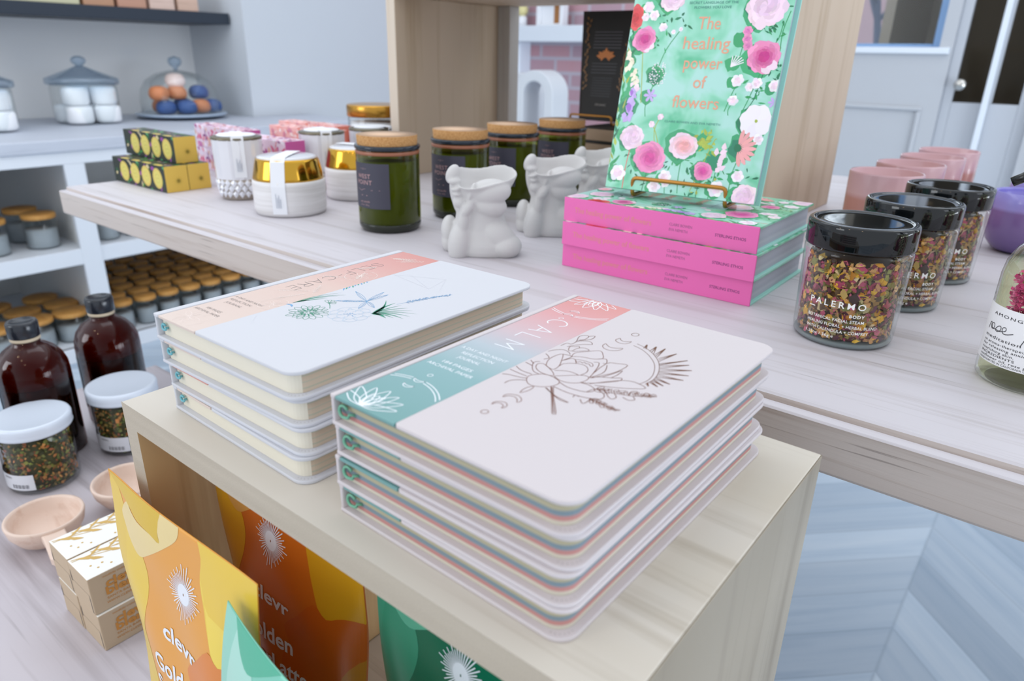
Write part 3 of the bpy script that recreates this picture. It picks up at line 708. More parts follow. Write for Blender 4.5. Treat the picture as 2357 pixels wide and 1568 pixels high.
# ------------------------------------------------------------------ journals on the crate
JW, JL, JT, CT = .1445, .2105, .0170, .0022
def stripes(name, stops, side=None):
    m = mat(name, None, .75); b = m.node_tree.nodes['Principled BSDF']
    tc = m.node_tree.nodes.new('ShaderNodeTexCoord'); sp = m.node_tree.nodes.new('ShaderNodeSeparateXYZ'); link(m, tc.outputs['Object'], sp.inputs[0])
    z = math_n(m, 'DIVIDE', sp.outputs[2], JT); nz = noise(m, coords(m, (30, 30, 2500)), 1, 2)
    z2 = math_n(m, 'ADD', z, math_n(m, 'MULTIPLY', math_n(m, 'SUBTRACT', nz, .5), .05))
    r = ramp(m, [(p, srgb(c)) for p, c in stops]); link(m, z2, r.inputs[0])
    link(m, r.outputs[0], b.inputs['Base Color']); bump(m, nz, .3, .0004); return m
M_ppink = stripes('striped_pages', [(0, '#cfc8b6'), (.24, '#cfc8b6'), (.27, '#bf8580'), (.37, '#c08883'), (.40, '#7e8f98'), (.52, '#7c8d95'), (.55, '#b5ad90'), (.67, '#b5ad90'), (.70, '#748584'), (.81, '#6f807b'), (.83, '#a88a84'), (.88, '#8d7a74')])  # brown top stops paint the cover's shadow line onto the pages
M_pw = stripes('cream_pages', [(0, '#e6dfcd'), (.86, '#e6dfcd'), (.9, '#b49a8c')])
M_pw2 = stripes('lined_pages', [(0, '#cdbda8'), (.24, '#cbbaa4'), (.28, '#a9b09c'), (.32, '#cbbaa4'), (.46, '#c8b7a1'), (.49, '#aab29f'), (.52, '#c8b7a1'), (.68, '#c6b39c'), (.71, '#a8b09e'), (.74, '#c6b39c'), (.84, '#bfa58f'), (.9, '#a0826f')])
def cloth(name, c):
    m = mat(name, c, .62); n = noise(m, coords(m, (1, 1, 1)), 1800, 2, .6); bump(m, n, .12, .0004); return m
M_cp = cloth('pink_cover', '#d1c9cb'); M_cw = cloth('white_cover', '#cfd0d6')
def band_mat(name, stops):
    m = mat(name, None, .38); b = m.node_tree.nodes['Principled BSDF']
    tc = m.node_tree.nodes.new('ShaderNodeTexCoord'); sp = m.node_tree.nodes.new('ShaderNodeSeparateXYZ'); link(m, tc.outputs['Object'], sp.inputs[0])
    r = ramp(m, [(p, srgb(c)) for p, c in stops]); link(m, math_n(m, 'DIVIDE', sp.outputs[1], JL), r.inputs[0]); link(m, r.outputs[0], b.inputs['Base Color']); return m
M_bp = band_mat('teal_coral_band', [(0, '#6f9e9c'), (.28, '#86adb0'), (.47, '#b4c0c8'), (.62, '#d0b8bd'), (.80, '#dba3a5'), (1, '#da918d')])
M_bw = band_mat('peach_band', [(0, '#dccabf'), (.5, '#dcc0b4'), (.8, '#d9a49c'), (1, '#d6958e')])
M_bw2 = band_mat('coral_band', [(0, '#d98e80'), (1, '#ecd2c3')])
M_rg = mat('green_ribbon', '#6fae92', .35); M_rb = mat('blue_ribbon', '#6fb6c2', .35); M_crease = mat('crease', '#7c7672', .8)
def journal(kind, label, group, band=None):
    pink = kind == 'pink'; cov = M_cp if pink else M_cw; xb = .0465 if pink else .0485
    t = thing('journal', label, 'journal', group=group)
    mb = MB(); mb.prism(rrect(0, JW, 0, JL, .010, 7, (.0008, 1, 1, .0008)), 0, CT, 0, None, .0005, True)
    mb.prism(rrect(0, .0022, .0003, JL-.0003, .0009, 3), CT*.6, JT-CT*.5, 0, None, .0004, True)
    mb.prism(rrect(0, .0035 if pink else .0055, 0, JL, .0008, 3), JT-CT, JT, 0, None, .0005, True)
    mb.prism(rrect(xb, JW, 0, JL, .010, 7, (.0022, 1, 1, .0022)), JT-CT, JT, 0, None, .0005, True)
    mb.build('cover', cov, t)
    MB().prism([( .0038 if pink else .0058, .0003), (xb-.0004, .0003), (xb-.0004, JL-.0003), (.0038 if pink else .0058, JL-.0003)], JT-CT, JT-.0005, 0, None, .0003).build('belly_band', band or (M_bp if pink else M_bw), t)
    o = rrect(.0028, JW-.0042, .0038, JL-.0038, .009, 7, (.001, 1, 1, .001))
    mb = MB().prism(o, CT+.0001, JT-CT-.0001, 0, None, 0, False)
    if not pink:
        for k, f in enumerate(mb.f):
            xs = [mb.v[i][0] for i in f]
            if min(xs) > JW-.006: mb.mi[k] = 1
    mb.build('pages', [M_ppink] if pink else [M_pw, M_pw2], t)
    mb = MB(); pts = []
    s = 1.0 if pink else .62
    for k in range(15):
        a = 2*pi*k/14*.93+pi*.15; pts.append((.0075+.0030*s*cos(a)+(.002*s if k > 11 else 0), .0022-.0004*k*.2*s, JT*.52+.0030*s*sin(a)))
    pts.append((.0128*s+.001, .0045, JT*.46))
    mb.tube(pts, .00085*s if pink else .0008, 7); mb.build('ribbon_marker', M_rg if pink else M_rb, t)
    mb = MB()
    for k in range(6):
        a = radians(-84+15.5*k); cx, cy = JW-.010, .010; r0, r1 = .0072, .0098
        mb.tube([(cx+r0*cos(a)*.98, cy+r0*sin(a)*.98, CT+.00005), (cx+r1*cos(a+.06), cy+r1*sin(a+.06), CT-.0004)], .00011, 4)
    mb.build('corner_crease', M_crease, t)
    return t
jp = [journal('pink', 'pale pink journal with the word CALM on its band, top of its stack', 'pale pink journals')]
pos_p = [(-.2608, .1898), (-.2600, .1905), (-.2604, .1893), (-.2600, .1900)]
rot_p = [radians(-.84), radians(-.3), radians(-.7), radians(-1.2)]
pos_w = [(-.4358, .1895), (-.4360, .1905), (-.4345, .1925), (-.4350, .1932)]
rot_w = [radians(.2), radians(.6), radians(-.3), radians(-1.4)]
z0 = .9191
place(jp[0], *pos_p[0], z0+3*JT+.0003, rot_p[0])
for i, l in ((1, 'pale pink journal directly under the CALM one, second from the top'), (2, 'pale pink journal third from the top of the right stack'), (3, 'pale pink journal lying on the crate, bottom of the right stack')):
    dup(jp[0], l, *pos_p[i], z0+(3-i)*JT+.0001*(3-i), rot_p[i], 'pale pink journals')
jw = journal('white', 'white journal titled SELF-CARE, top of the left stack', 'white journals')
place(jw, *pos_w[0], z0+3*JT+.0003, rot_w[0])
dup(jw, 'white journal with a peach band directly under the SELF-CARE one', *pos_w[1], z0+2*JT+.0002, rot_w[1], 'white journals')
jc = journal('white', 'white journal with a coral band, third from the top of the left stack', 'white journals', M_bw2); place(jc, *pos_w[2], z0+JT+.0001, rot_w[2])
dup(jw, 'white journal lying on the crate, bottom of the left stack', *pos_w[3], z0, rot_w[3], 'white journals')

# printed and foil art on the two top journals
def flat(z, step=.00003): return lambda x, y, k: (x/1000, y/1000, z+.00005+step*k)
BR = srgb('#7d4a33'); BR2 = srgb('#a98478')
foil = print_mat('copper_foil', .3, .55)
ink = Ink(flat(JT))
for L in CALM.split('\n'):
    k, p = L[0], [tuple(map(float, q.split(','))) for q in L[2:].split()]
    big = len(p) > 5
    if k == 'r':
        for f in (0, .5, 1):
            b_ = (p[0][0]+(p[2][0]-p[0][0])*f, p[0][1]+(p[2][1]-p[0][1])*f); ink.line([b_, p[1]], .28, BR, w2=.75)
        d_ = (p[1][0]-(p[0][0]+p[2][0])/2, p[1][1]-(p[0][1]+p[2][1])/2)
        ink.poly([p[1], (p[1][0]-d_[0]*.32-d_[1]*.04, p[1][1]-d_[1]*.32+d_[0]*.04), (p[1][0]-d_[0]*.32+d_[1]*.04, p[1][1]-d_[1]*.32-d_[0]*.04)], BR)
    elif k == 'a': ink.smooth_line(p, .35, BR)
    else: ink.smooth_line(p, .42 if min(q[0] for q in p) > 75 or len(p) < 5 else .38, BR if k == 'l' else srgb('#8a5a45'), k == 'c')
rl = random.Random(5)
def leaflets(a, b, n_, size, col, w=.3):
    for i in range(n_):
        f = i/n_; x = a[0]+(b[0]-a[0])*f; y = a[1]+(b[1]-a[1])*f; th = atan2(b[1]-a[1], b[0]-a[0])+(1 if i % 2 else -1)*rl.uniform(.5, 1.1)
        s = size*(1-.5*f)*rl.uniform(.7, 1.2); ct_, st_ = cos(th), sin(th)
        pts = [(x+ct_*u*s-st_*v*s, y+st_*u*s+ct_*v*s) for u, v in ((0, 0), (.4, .28), (1, 0), (.5, -.26))]
        ink.smooth_line(pts, w, col, True)
leaflets((95, 91), (122, 103), 22, 4.2, BR, .34); leaflets((99, 80.5), (116, 78.3), 14, 3.6, BR, .36)
ink.build('foil_illustration', [o for o in C.objects if o.parent == jp[0] and o.name.startswith('cover')][0], foil)
WT = srgb('#f2f6fb')
ink = Ink(flat(JT-.0005))
def text_at(ink, s, cx, cy, w, h, col, rot=0, bold=0, spacing=1.0):
    """lettering whose capitals are h mm high and whose line is w mm long"""
    ink.text(s, cx, cy, h/.70, col, rot, spacing, bold, width=w)
for ch, y in (('C', 156.5), ('A', 140), ('L', 124), ('M', 109)):
    v, f = text2d(ch); w = max(p[0] for p in v)-min(p[0] for p in v)
    outl = {'C': [[(9.5, 10.8), (8, 12.7), (5.5, 13.6), (2.5, 12.2), (.5, 9.5), (0, 6.8), (.6, 4), (2.5, 1.2), (5.5, 0), (8, .8), (9.5, 2.6)]], 'A': [[(0, 0), (4.8, 13.6), (9.6, 0)], [(1.6, 4.6), (8, 4.6)]], 'L': [[(0, 13.6), (0, 0), (7, 0)]], 'M': [[(0, 0), (.2, 13.6), (5.2, 4.5), (10.2, 13.6), (10.4, 0)]]}[ch]
    for st in outl:
        pts = [(17.8+py, y+5-px) for px, py in st]
        (ink.smooth_line if ch == 'C' else ink.segs)(pts, .75, WT)
for s, y, x0, x1 in (('A DAY AND NIGHT', 87.8, 6.5, 40), ('REFLECTION', 81.6, 12.4, 35.3), ('JOURNAL', 75.6, 15, 31), ('184 PAGES', 66, 12.3, 33.5), ('ARCHIVAL PAPER', 60, 7, 39.5)):
    text_at(ink, s, (x0+x1)/2, y-1.2, x1-x0, 2.9, WT, 0, .0)
def arc(cx, cy, r, a0, a1, n_=22): return [(cx+r*cos(radians(a0+(a1-a0)*k/n_)), cy+r*sin(radians(a0+(a1-a0)*k/n_))) for k in range(n_+1)]
def clip_x(pts, lo=4.2, hi=45.6):
    out, cur = [], []
    for p in pts:
        if lo <= p[0] <= hi and 1 <= p[1] <= 209: cur.append(p)
        else:
            if len(cur) > 1: out.append(cur)
            cur = []
    if len(cur) > 1: out.append(cur)
    return out
def lotus(ink, cx, cy, s, col, w=.45, flip=1):
    for k, (a, l, wd) in enumerate(((90, 17, 6), (65, 17, 5), (115, 17, 5), (42, 18, 5), (138, 18, 5), (22, 17, 4), (158, 17, 4), (90, 11, 4.5), (75, 12, 3.5), (106, 12, 3.5))):
        a = radians(a*flip); c_, s_ = cos(a), sin(a)
        pts = [(cx+(u*c_-v*s_)*s, cy+(u*s_+v*c_)*s) for u, v in ((0, 0), (l*.35, wd*.5), (l*.7, wd*.38), (l, 0), (l*.7, -wd*.38), (l*.35, -wd*.5), (0, 0))]
        for seg in clip_x(spline(pts, False, 4)): ink.line(seg, w, col)
for cy, fl in ((8, 1), (205, -1)):
    for r in (31, 33):
        for a0, a1 in ((12, 82), (98, 170)):
            for seg in clip_x(arc(21, cy, r, a0*fl, a1*fl)): ink.line(seg, .55, WT)
    lotus(ink, 20, cy-6*fl, 1.15, WT, .55, fl)
    for d_ in (25.5, 33):
        pts = arc(21, cy+d_*fl, 3.4, 180*1, 360, 10) if fl > 0 else arc(21, cy+d_*fl, 3.4, 0, 180, 10)
        q = [(x, (y-(cy+d_*fl))*.45+cy+d_*fl) for x, y in reversed(pts)]
        ink.line(pts+q, .45, WT)
    ink.line(arc(21, cy+40*fl, 1.5, 0, 360, 12), .4, WT)
bp_ = [o for o in C.objects if o.parent == jp[0] and o.name.startswith('belly_band')][0]
ink.build('lettering', bp_)

GK = srgb('#6d6a6a'); GR = srgb('#1e8a6a'); GR2 = srgb('#2f9c86'); BL = srgb('#6ba3cf'); BL2 = srgb('#a7c8e2')
ink = Ink(flat(JT-.0005))
x = 172.5
for ch, st in (('S', [[(7.6, 8.6), (5.5, 10), (2.5, 9.6), (1, 7.8), (2, 6), (5, 4.8), (7.4, 3.4), (7, 1.2), (4.5, 0), (1.8, .4), (.4, 2)]]), ('E', [[(6, 10), (0, 10), (0, 0), (6, 0)], [(0, 5), (5, 5)]]), ('L', [[(0, 10), (0, 0), (5.5, 0)]]), ('F', [[(5.8, 10), (0, 10), (0, 0)], [(0, 5), (5, 5)]]), ('-', [[(0, 5), (3, 5)]]),
               ('C', [[(8.4, 8.2), (6.2, 9.9), (3, 9.4), (.6, 6.8), (.6, 3.2), (3, .6), (6.2, .1), (8.4, 1.8)]]), ('A', [[(0, 0), (4, 10), (8, 0)], [(1.4, 3.6), (6.6, 3.6)]]), ('R', [[(0, 0), (0, 10), (4.5, 9.8), (6.4, 7.6), (4.5, 5.2), (0, 5)], [(3, 5), (6.6, 0)]]), ('E', [[(6, 10), (0, 10), (0, 0), (6, 0)], [(0, 5), (5, 5)]])):
    for s_ in st: (ink.smooth_line if ch in 'SC' else ink.segs)([(15.5+py, x-px) for px, py in s_], .42, GK)
    x -= {'-': 7.2, 'L': 9, 'F': 9.4, 'C': 11.4, 'A': 11, 'S': 11, 'R': 10.4}.get(ch, 10)
for s, y, x0, x1 in (('A DAY AND NIGHT', 53, 8, 39.5), ('REFLECTION', 48, 10, 33), ('JOURNAL', 42.5, 13, 31), ('184 PAGES', 28.6, 13.7, 30), ('ARCHIVAL PAPER', 23.6, 8.2, 36)):
    text_at(ink, s, (x0+x1)/2, y-1.2, x1-x0, 2.5, srgb('#8a7d78'))
WF = srgb('#f4e4dc'); rr = random.Random(12)
def sprig(ink, p, th, L, n_, col, w=.28, leaf=4, lim=True):
    pts = [(p[0]+cos(th)*L*k/8, p[1]+sin(th)*L*k/8) for k in range(9)]
    segs = clip_x(pts, 6.5, 47.5) if lim else [pts]
    for sg in segs: ink.line(sg, w, col)
    for i in range(n_):
        f = .15+.85*i/n_; x_, y_ = p[0]+cos(th)*L*f, p[1]+sin(th)*L*f; a = th+(1 if i % 2 else -1)*.75; l = leaf*(1.1-.7*f)
        q = [(x_, y_), (x_+cos(a+.2)*l*.55, y_+sin(a+.2)*l*.55), (x_+cos(a)*l, y_+sin(a)*l), (x_+cos(a-.3)*l*.5, y_+sin(a-.3)*l*.5), (x_, y_)]
        for sg in (clip_x(q, 6.5, 47.5) if lim else [q]): ink.line(sg, w, col)
for (a, b_, th, L) in ((14, 78, .6, 26), (30, 66, 1.2, 22), (42, 90, 2.2, 20), (10, 120, .5, 22), (38, 130, 2.0, 20), (24, 185, .7, 22), (12, 190, .2, 20), (36, 200, 3.6, 22), (16, 150, 1.0, 16)):
    sprig(ink, (a, b_), th, L, 14, WF, .3, 4.5)
for (cx, cy, r) in ((22, 12, 16), (34, 140, 12), (40, 60, 10)):
    for sg in clip_x(arc(cx, cy, r, 0, 360, 30), 6.5, 47.5): ink.line(sg, .3, WF)
    for k in range(7):
        a = k*pi/3.5
        for sg in clip_x(spline([(cx, cy), (cx+cos(a-.3)*r*.4, cy+sin(a-.3)*r*.4), (cx+cos(a)*r*.7, cy+sin(a)*r*.7), (cx+cos(a+.3)*r*.4, cy+sin(a+.3)*r*.4), (cx, cy)], False, 3), 6.5, 47.5): ink.line(sg, .28, WF)
ink.build('lettering', [o for o in C.objects if o.parent == jw and o.name.startswith('belly_band')][0])
ink = Ink(flat(JT))
# zinnia
cx, cy = 71.5, 64.5
for ring, (r0, r1, n_) in enumerate(((4.5, 13.5, 16), (3.2, 9.5, 12))):
    for k in range(n_):
        a = 2*pi*k/n_+ring*.2; w = 2*pi/n_*.48; r1_ = r1*rl.uniform(.88, 1.08)
        ink.smooth_line([(cx+cos(a-w*.6)*r0, cy+sin(a-w*.6)*r0), (cx+cos(a-w)*r1_*.75, cy+sin(a-w)*r1_*.75), (cx+cos(a)*r1_, cy+sin(a)*r1_), (cx+cos(a+w)*r1_*.75, cy+sin(a+w)*r1_*.75), (cx+cos(a+w*.6)*r0, cy+sin(a+w*.6)*r0)], .34, GR)
for k in range(60):
    a = rl.uniform(0, 6.28); r = rl.uniform(.3, 4.6); ink.line([(cx+cos(a)*r, cy+sin(a)*r), (cx+cos(a+.15)*(r+1.3), cy+sin(a+.15)*(r+1.3))], .42, GR)
# rose outline
cx, cy = 94.3, 79.5
for k in range(9):
    a = 2*pi*k/9; ink.smooth_line([(cx+cos(a+t_)*r_, cy+sin(a+t_)*r_) for t_, r_ in ((-.5, 8), (-.35, 12.5), (0, 14), (.35, 12.5), (.5, 8))], .2, BL2)
for k in range(6):
    a = 2*pi*k/6+.3; ink.smooth_line([(cx+cos(a+t_)*r_, cy+sin(a+t_)*r_) for t_, r_ in ((-.7, 5), (-.4, 8), (0, 9), (.4, 8), (.8, 4.5))], .2, BL2)
for k in range(26):
    a = rl.uniform(0, 6.28); r = rl.uniform(0, 3.5); ink.line([(cx+cos(a)*r, cy+sin(a)*r), (cx+cos(a)*(r+1.4), cy+sin(a)*(r+1.4))], .3, BL)
# bud and stem
ink.smooth_line([(76, 78), (71, 82), (67, 84.5)], .4, GR)
for k in range(5):
    a = radians(30+30*k); ink.smooth_line([(67, 84), (67+cos(a-.25)*4.5-1, 84+sin(a-.25)*4.5), (66+cos(a)*6, 84+sin(a)*6), (67+cos(a+.25)*4.5-1, 84+sin(a+.25)*4.5), (67, 84)], .3, GR)
# star of lance leaves
for (x1_, y1_, n_) in ((60.5, 112.5, 9), (76.5, 124.5, 12), (83, 122.5, 10), (70, 93, 10), (66, 90, 10), (90, 90, 7), (96.5, 98, 8)):
    ax, ay = 82.5, 103.6; dx, dy = x1_-ax, y1_-ay; l = hypot(dx, dy); nx, ny = -dy/l, dx/l
    s1 = [(ax+dx*f+nx*1.5*sin(pi*f), ay+dy*f+ny*1.5*sin(pi*f)) for f in [i/10 for i in range(11)]]; s2 = [(ax+dx*f-nx*1.5*sin(pi*f), ay+dy*f-ny*1.5*sin(pi*f)) for f in [i/10 for i in range(11)]]
    ink.line(s1, .25, BL); ink.line(s2, .25, BL); ink.line([(ax, ay), (x1_, y1_)], .22, BL)
    for i in range(2, 10): f = i/10; ink.line([(ax+dx*f, ay+dy*f), (ax+dx*(f+.03)+nx*1.3*sin(pi*f), ay+dy*(f+.03)+ny*1.3*sin(pi*f))], .25, BL)
# green leaf spray
def blade(ink, p, q, w, col, bend=0.0):
    dx, dy = q[0]-p[0], q[1]-p[1]; l = hypot(dx, dy); nx, ny = -dy/l, dx/l; A = []; B = []
    for i in range(9):
        f = i/8; c_ = bend*sin(pi*f)*l; ww = w*sin(pi*(f*.85+.12))*(1-f*.5)
        A.append((p[0]+dx*f+nx*(c_+ww), p[1]+dy*f+ny*(c_+ww))); B.append((p[0]+dx*f+nx*(c_-ww), p[1]+dy*f+ny*(c_-ww)))
    mbv = [ink.S(*a_, ink.layer) for a_ in A]+[ink.S(*b__, ink.layer) for b__ in B]
    ink.mb.add(mbv, [(i, i+1, 9+i+1, 9+i) for i in range(8)], 0, col)
for q, w, b_ in (((99.5, 113.6), 1.3, .05), ((90.6, 113.5), 1.0, -.1), ((106, 113), .7, .05), ((113, 112), .7, .08), ((119, 110.5), .55, .08), ((125.8, 107.8), .5, .1), ((126, 101.5), .7, .12), ((125.5, 96), .9, .1), ((116.6, 89.6), 1.4, .08), ((110, 92), .9, -.1), ((120, 93), .8, .1), ((96, 107), .8, -.15)):
    blade(ink, (103.6-(q[0]-103.6)*.02, 89.8+rl.uniform(-1, 1.5)), q, w, GR, b_)
# lavender sprig
p0, p1 = (102.2, 112.3), (115.7, 151.8); ink.line([p0, ((p0[0]+p1[0])/2-1.5, (p0[1]+p1[1])/2), p1], .3, BL)
for i in range(34):
    f = .18+.8*i/34; x_ = p0[0]+(p1[0]-p0[0])*f-1.5*sin(pi*f); y_ = p0[1]+(p1[1]-p0[1])*f; a = atan2(p1[1]-p0[1], p1[0]-p0[0])+(1 if i % 2 else -1)*rl.uniform(.4, 1.2); l = rl.uniform(2.2, 4)*(1.1-.5*f)
    ink.smooth_line([(x_, y_), (x_+cos(a+.3)*l*.6, y_+sin(a+.3)*l*.6), (x_+cos(a)*l, y_+sin(a)*l), (x_+cos(a-.3)*l*.5, y_+sin(a-.3)*l*.5)], .3, BL if i % 3 else srgb('#3f7fb0'), True, 2)
# leaves peeping out from under the band
for (q, w, b_) in (((62, 103), .6, .12), ((60, 98), .6, .1), ((58, 90), .8, .05), ((53, 80), 1.0, 0), ((56, 104), .4, .1)):
    blade(ink, (49, 68+rl.uniform(0, 6)), q, w, GR, b_)
for k in range(9): blade(ink, (49, 112+k*2.6), (52+rl.uniform(-1, 2), 108+k*2.9), .7, GR2 if k % 2 else BL, 0)
for k in range(8): ink.line(arc(51, 64-k*.2, 1.6+k*.35, 20, 150, 6), .25, BL)
for st in ([(51, 157.6), (88, 175)], [(88, 175), (104, 151)], [(61.5, 165.5), (95, 150)], [(50, 158), (95, 150)], [(88, 175), (95, 150)], [(52, 40), (62, 30)]): ink.line(st, .16, srgb('#d3d3dc'))
ink.build('foil_illustration', [o for o in C.objects if o.parent == jw and o.name.startswith('cover')][0], print_mat('green_foil', .4, .0))

# ------------------------------------------------------------------ flower books
FL, FW, FT = .2405, .177, .0283
M_pinkc = mat('hot_pink_cover', '#ec6db4', .42); M_mint = mat('mint_paper', '#a5e0d3', .5)
M_cov = mat('mint_cover', None, .3)
_v = coords(M_cov, (1, 1, 1)); _n = noise(M_cov, _v, 22, 3, .55, .4); _r = ramp(M_cov, [(.34, srgb('#5fbf94')), (.48, srgb('#98dac0')), (.60, srgb('#b0e0d6'))])
link(M_cov, _n, _r.inputs[0]); link(M_cov, _r.outputs[0], M_cov.node_tree.nodes['Principled BSDF'].inputs['Base Color'])
M_gpage = stripes('grey_pages', [(0, '#b9bcc8'), (.3, '#b3b6c3'), (.5, '#bdc0ca'), (.7, '#aeb2bf'), (1, '#b9bcc8')])
INKS = dict(coral='#e8575a', hot='#d6479a', pink='#f29ac4', pale='#f6dcea', white='#f4eef6', cream='#f3ead2', purple='#a56fd0', lilac='#c8b0ea', green='#2f9a5a', dark='#1f7350', lime='#a8b84a', deep='#1d5d5a', salmon='#f2a9ac')
K = {k: srgb(v) for k, v in INKS.items()}
def petalpoly(cx, cy, a, r0, r1, w, wob=0):
    c_, s_ = cos(a), sin(a)
    return [(cx+u*c_-v*s_, cy+u*s_+v*c_) for u, v in ((r0, 0), (r0+(r1-r0)*.35, w*.8), (r0+(r1-r0)*.75, w), (r1, w*.35), (r1*.97, -w*.3), (r0+(r1-r0)*.75, -w), (r0+(r1-r0)*.35, -w*.8))]
def bloom(ink, cx, cy, r, outer, inner, r_, n=9, rings=4, asp=1.0):
    base_ = ink.layer
    for g in range(rings):
        f = 1-g/rings*.82; ink.layer = base_+g
        for k in range(n):
            a = 2*pi*k/n+g*.37+r_.uniform(-.12, .12)
            t = g/(rings-1) if rings > 1 else 0
            c = tuple(outer[i]*(1-t)+inner[i]*t for i in range(4)); ink.poly([(x, (y-cy)*asp+cy) for x, y in petalpoly(cx, cy, a, 0, r*f*r_.uniform(.9, 1.08), r*f*.42)], cj(c, .13, r_))
    ink.layer = base_
def shade_blob(ink, cx, cy, r, col, r_, n=16):
    ink.poly([(cx+r*r_.uniform(.75, 1.15)*cos(2*pi*k/n), cy+r*r_.uniform(.75, 1.15)*sin(2*pi*k/n)) for k in range(n)], col)
def stem(ink, pts, w, col): ink.smooth_line(pts, w, col)
def leaf(ink, x, y, a, l, w, col):
    c_, s_ = cos(a), sin(a); ink.poly([(x+u*c_-v*s_, y+u*s_+v*c_) for u, v in ((0, 0), (l*.35, w), (l*.7, w*.7), (l, 0), (l*.7, -w*.6), (l*.35, -w))], col)
def cover_art(ink, seed, title=True):
    r_ = random.Random(seed); S0 = ink.S
    def clampS(x, y, k): return S0(min(max(x, .3), 176.7), min(max(y, .3), 240.2), k)
    ink.S = clampS
    F = [('rose_coral',5,195,11),('rose_dark',20,171,15),('lace',43,133,11),('spike0',6,151,10),('spike1',15,132,8),('spike2',18,120,8),('spike3',17,111,8),('spike4',16,96,12),('star',38,109,8),('rose_pale',24,61,15),('peony',50,39,19),('peony2',88,56,18),('leafy',110,63,9),('tulip',115,30,11),('whitespike',130,44,12),('fan',155,60,15),('cosmos',162,88,18),('hydr',165,7,15),('w',133,12,9),('w',72,19,8),('bigrose',150,205,21),('petal',147,190,9),('snap',135,173,9),('hot',157,154,18),('sp',128,148,8),('w',134,129,7),('w',148,123,5),('w',155,127,6),('w',133,108,6),('toppeony',46,216,15),('lilac',176,108,6),('w',174,125,7),('w',19,206,7),('w',27,197,6),('w',17,195,5),('w',40,184,5),('w',53,179,3),('w',61,182,2.5),('p',55,86,4),('p',46,77,4),('w',13,18,10),('w',61,7,8),('w',168,69,6),('w',154,28,7),('w',74,13,6),('bigrose',15,232,14),('w',110,228,9),('peony2',80,232,11),('rose_dark',165,232,12)]
    # the soft dark green cast behind the flowers is printed on the cover
    for (nm, x, y, r) in F:
        if r > 6: shade_blob(ink, x-3.5, y-2, r*1.08, cj(srgb('#3fa871'), .12, r_), r_)
    ink.up()
    for (nm, x, y, r) in F:
        if r > 9: shade_blob(ink, x-4.5, y-3, r*.8, cj(srgb('#2b8262'), .15, r_), r_)
    ink.up()
    for k in range(46): # green strip along the spine side
        y = r_.uniform(5, 190); leaf(ink, r_.uniform(0, 6), y, r_.uniform(.8, 2.2), r_.uniform(8, 18), r_.uniform(1, 2.4), cj(K[r_.choice(('green', 'dark', 'lime', 'green'))], .2, r_))
    ink.up()
    for p, c in (([(20, 158), (24, 130), (28, 100)], 'lime'), ([(40, 122), (34, 100), (36, 85)], 'green'), ([(88, 42), (88, 20), (90, 2)], 'green'), ([(50, 25), (48, 12), (47, 0)], 'dark'), ([(24, 48), (22, 25), (22, 0)], 'coral'), ([(130, 40), (128, 18), (126, 0)], 'green'), ([(155, 60), (148, 35), (147, 10)], 'green'),
                 ([(134, 125), (130, 112), (126, 96)], 'green'), ([(157, 140), (150, 112), (145, 96)], 'green'), ([(160, 140), (155, 110), (148, 98)], 'dark'), ([(150, 190), (140, 180), (135, 168)], 'dark'), ([(170, 190), (168, 172), (160, 160)], 'green'), ([(175, 200), (171, 180), (172, 160)], 'green'),
                 ([(55, 86), (50, 70), (56, 45)], 'lime'), ([(46, 77), (52, 68), (62, 44)], 'lime'), ([(60, 180), (48, 160), (42, 140)], 'green'), ([(133, 106), (130, 98), (131, 92)], 'green'), ([(115, 20), (112, 8), (112, 0)], 'dark'), ([(72, 14), (74, 6), (75, 0)], 'green'), ([(138, 190), (134, 172), (131, 150)], 'green'), ([(104, 6), (120, 60), (124, 66)], 'lime')):
        stem(ink, p, .9, K[c])
    for k in range(190):
        x, y, c = r_.choice(((45, 185, 'dark'), (40, 165, 'green'), (110, 60, 'lime'), (90, 30, 'green'), (172, 142, 'dark'), (150, 112, 'green'), (168, 170, 'green'), (60, 20, 'dark'), (140, 20, 'green'), (100, 10, 'dark'), (120, 5, 'lime'), (170, 40, 'dark'), (30, 30, 'dark'), (160, 192, 'dark')))
        leaf(ink, x+r_.gauss(0, 10), y+r_.gauss(0, 11), r_.uniform(0, 6.28), r_.uniform(3, 9), r_.uniform(.6, 1.7), cj(K[c], .2, r_))
    ink.up(); L0 = ink.layer
    for fi, (nm, x, y, r) in enumerate(F):
        ink.layer = L0+(fi % 4)*7
        if nm == 'rose_coral': bloom(ink, x, y, r, K['coral'], srgb('#c8343c'), r_, 8, 4, 1.3)
        elif nm in ('rose_dark', 'hot'): bloom(ink, x, y, r, K['pink'], srgb('#c93688'), r_, 9, 5); ink.up(); [ink.poly(petalpoly(x, y, a, 0, r*1.05, r*.3), cj(K['pale'], .05, r_)) for a in (-1.2, -.7)]
        elif nm in ('peony', 'tulip'): bloom(ink, x, y, r, K['pink'], K['hot'], r_, 12, 6)
        elif nm == 'peony2': bloom(ink, x, y, r, K['pale'], K['salmon'], r_, 9, 5, .85)
        elif nm in ('rose_pale', 'toppeony', 'hydr', 'bigrose'): bloom(ink, x, y, r, K['pale'], srgb('#e6c6de'), r_, 10, 5)
        elif nm == 'cosmos':
            ink.up(); [ink.poly(petalpoly(x, y, 2*pi*k/7+.2, 0, r, r*.45), cj(K['white'], .04, r_)) for k in range(7)]; ink.up(); shade_blob(ink, x, y, 2, K['lime'], r_, 8)
        elif nm.startswith('spike'):
            c = {'spike0': 'cream', 'spike1': 'cream', 'spike2': 'pale', 'spike3': 'lilac', 'spike4': 'lilac'}[nm]
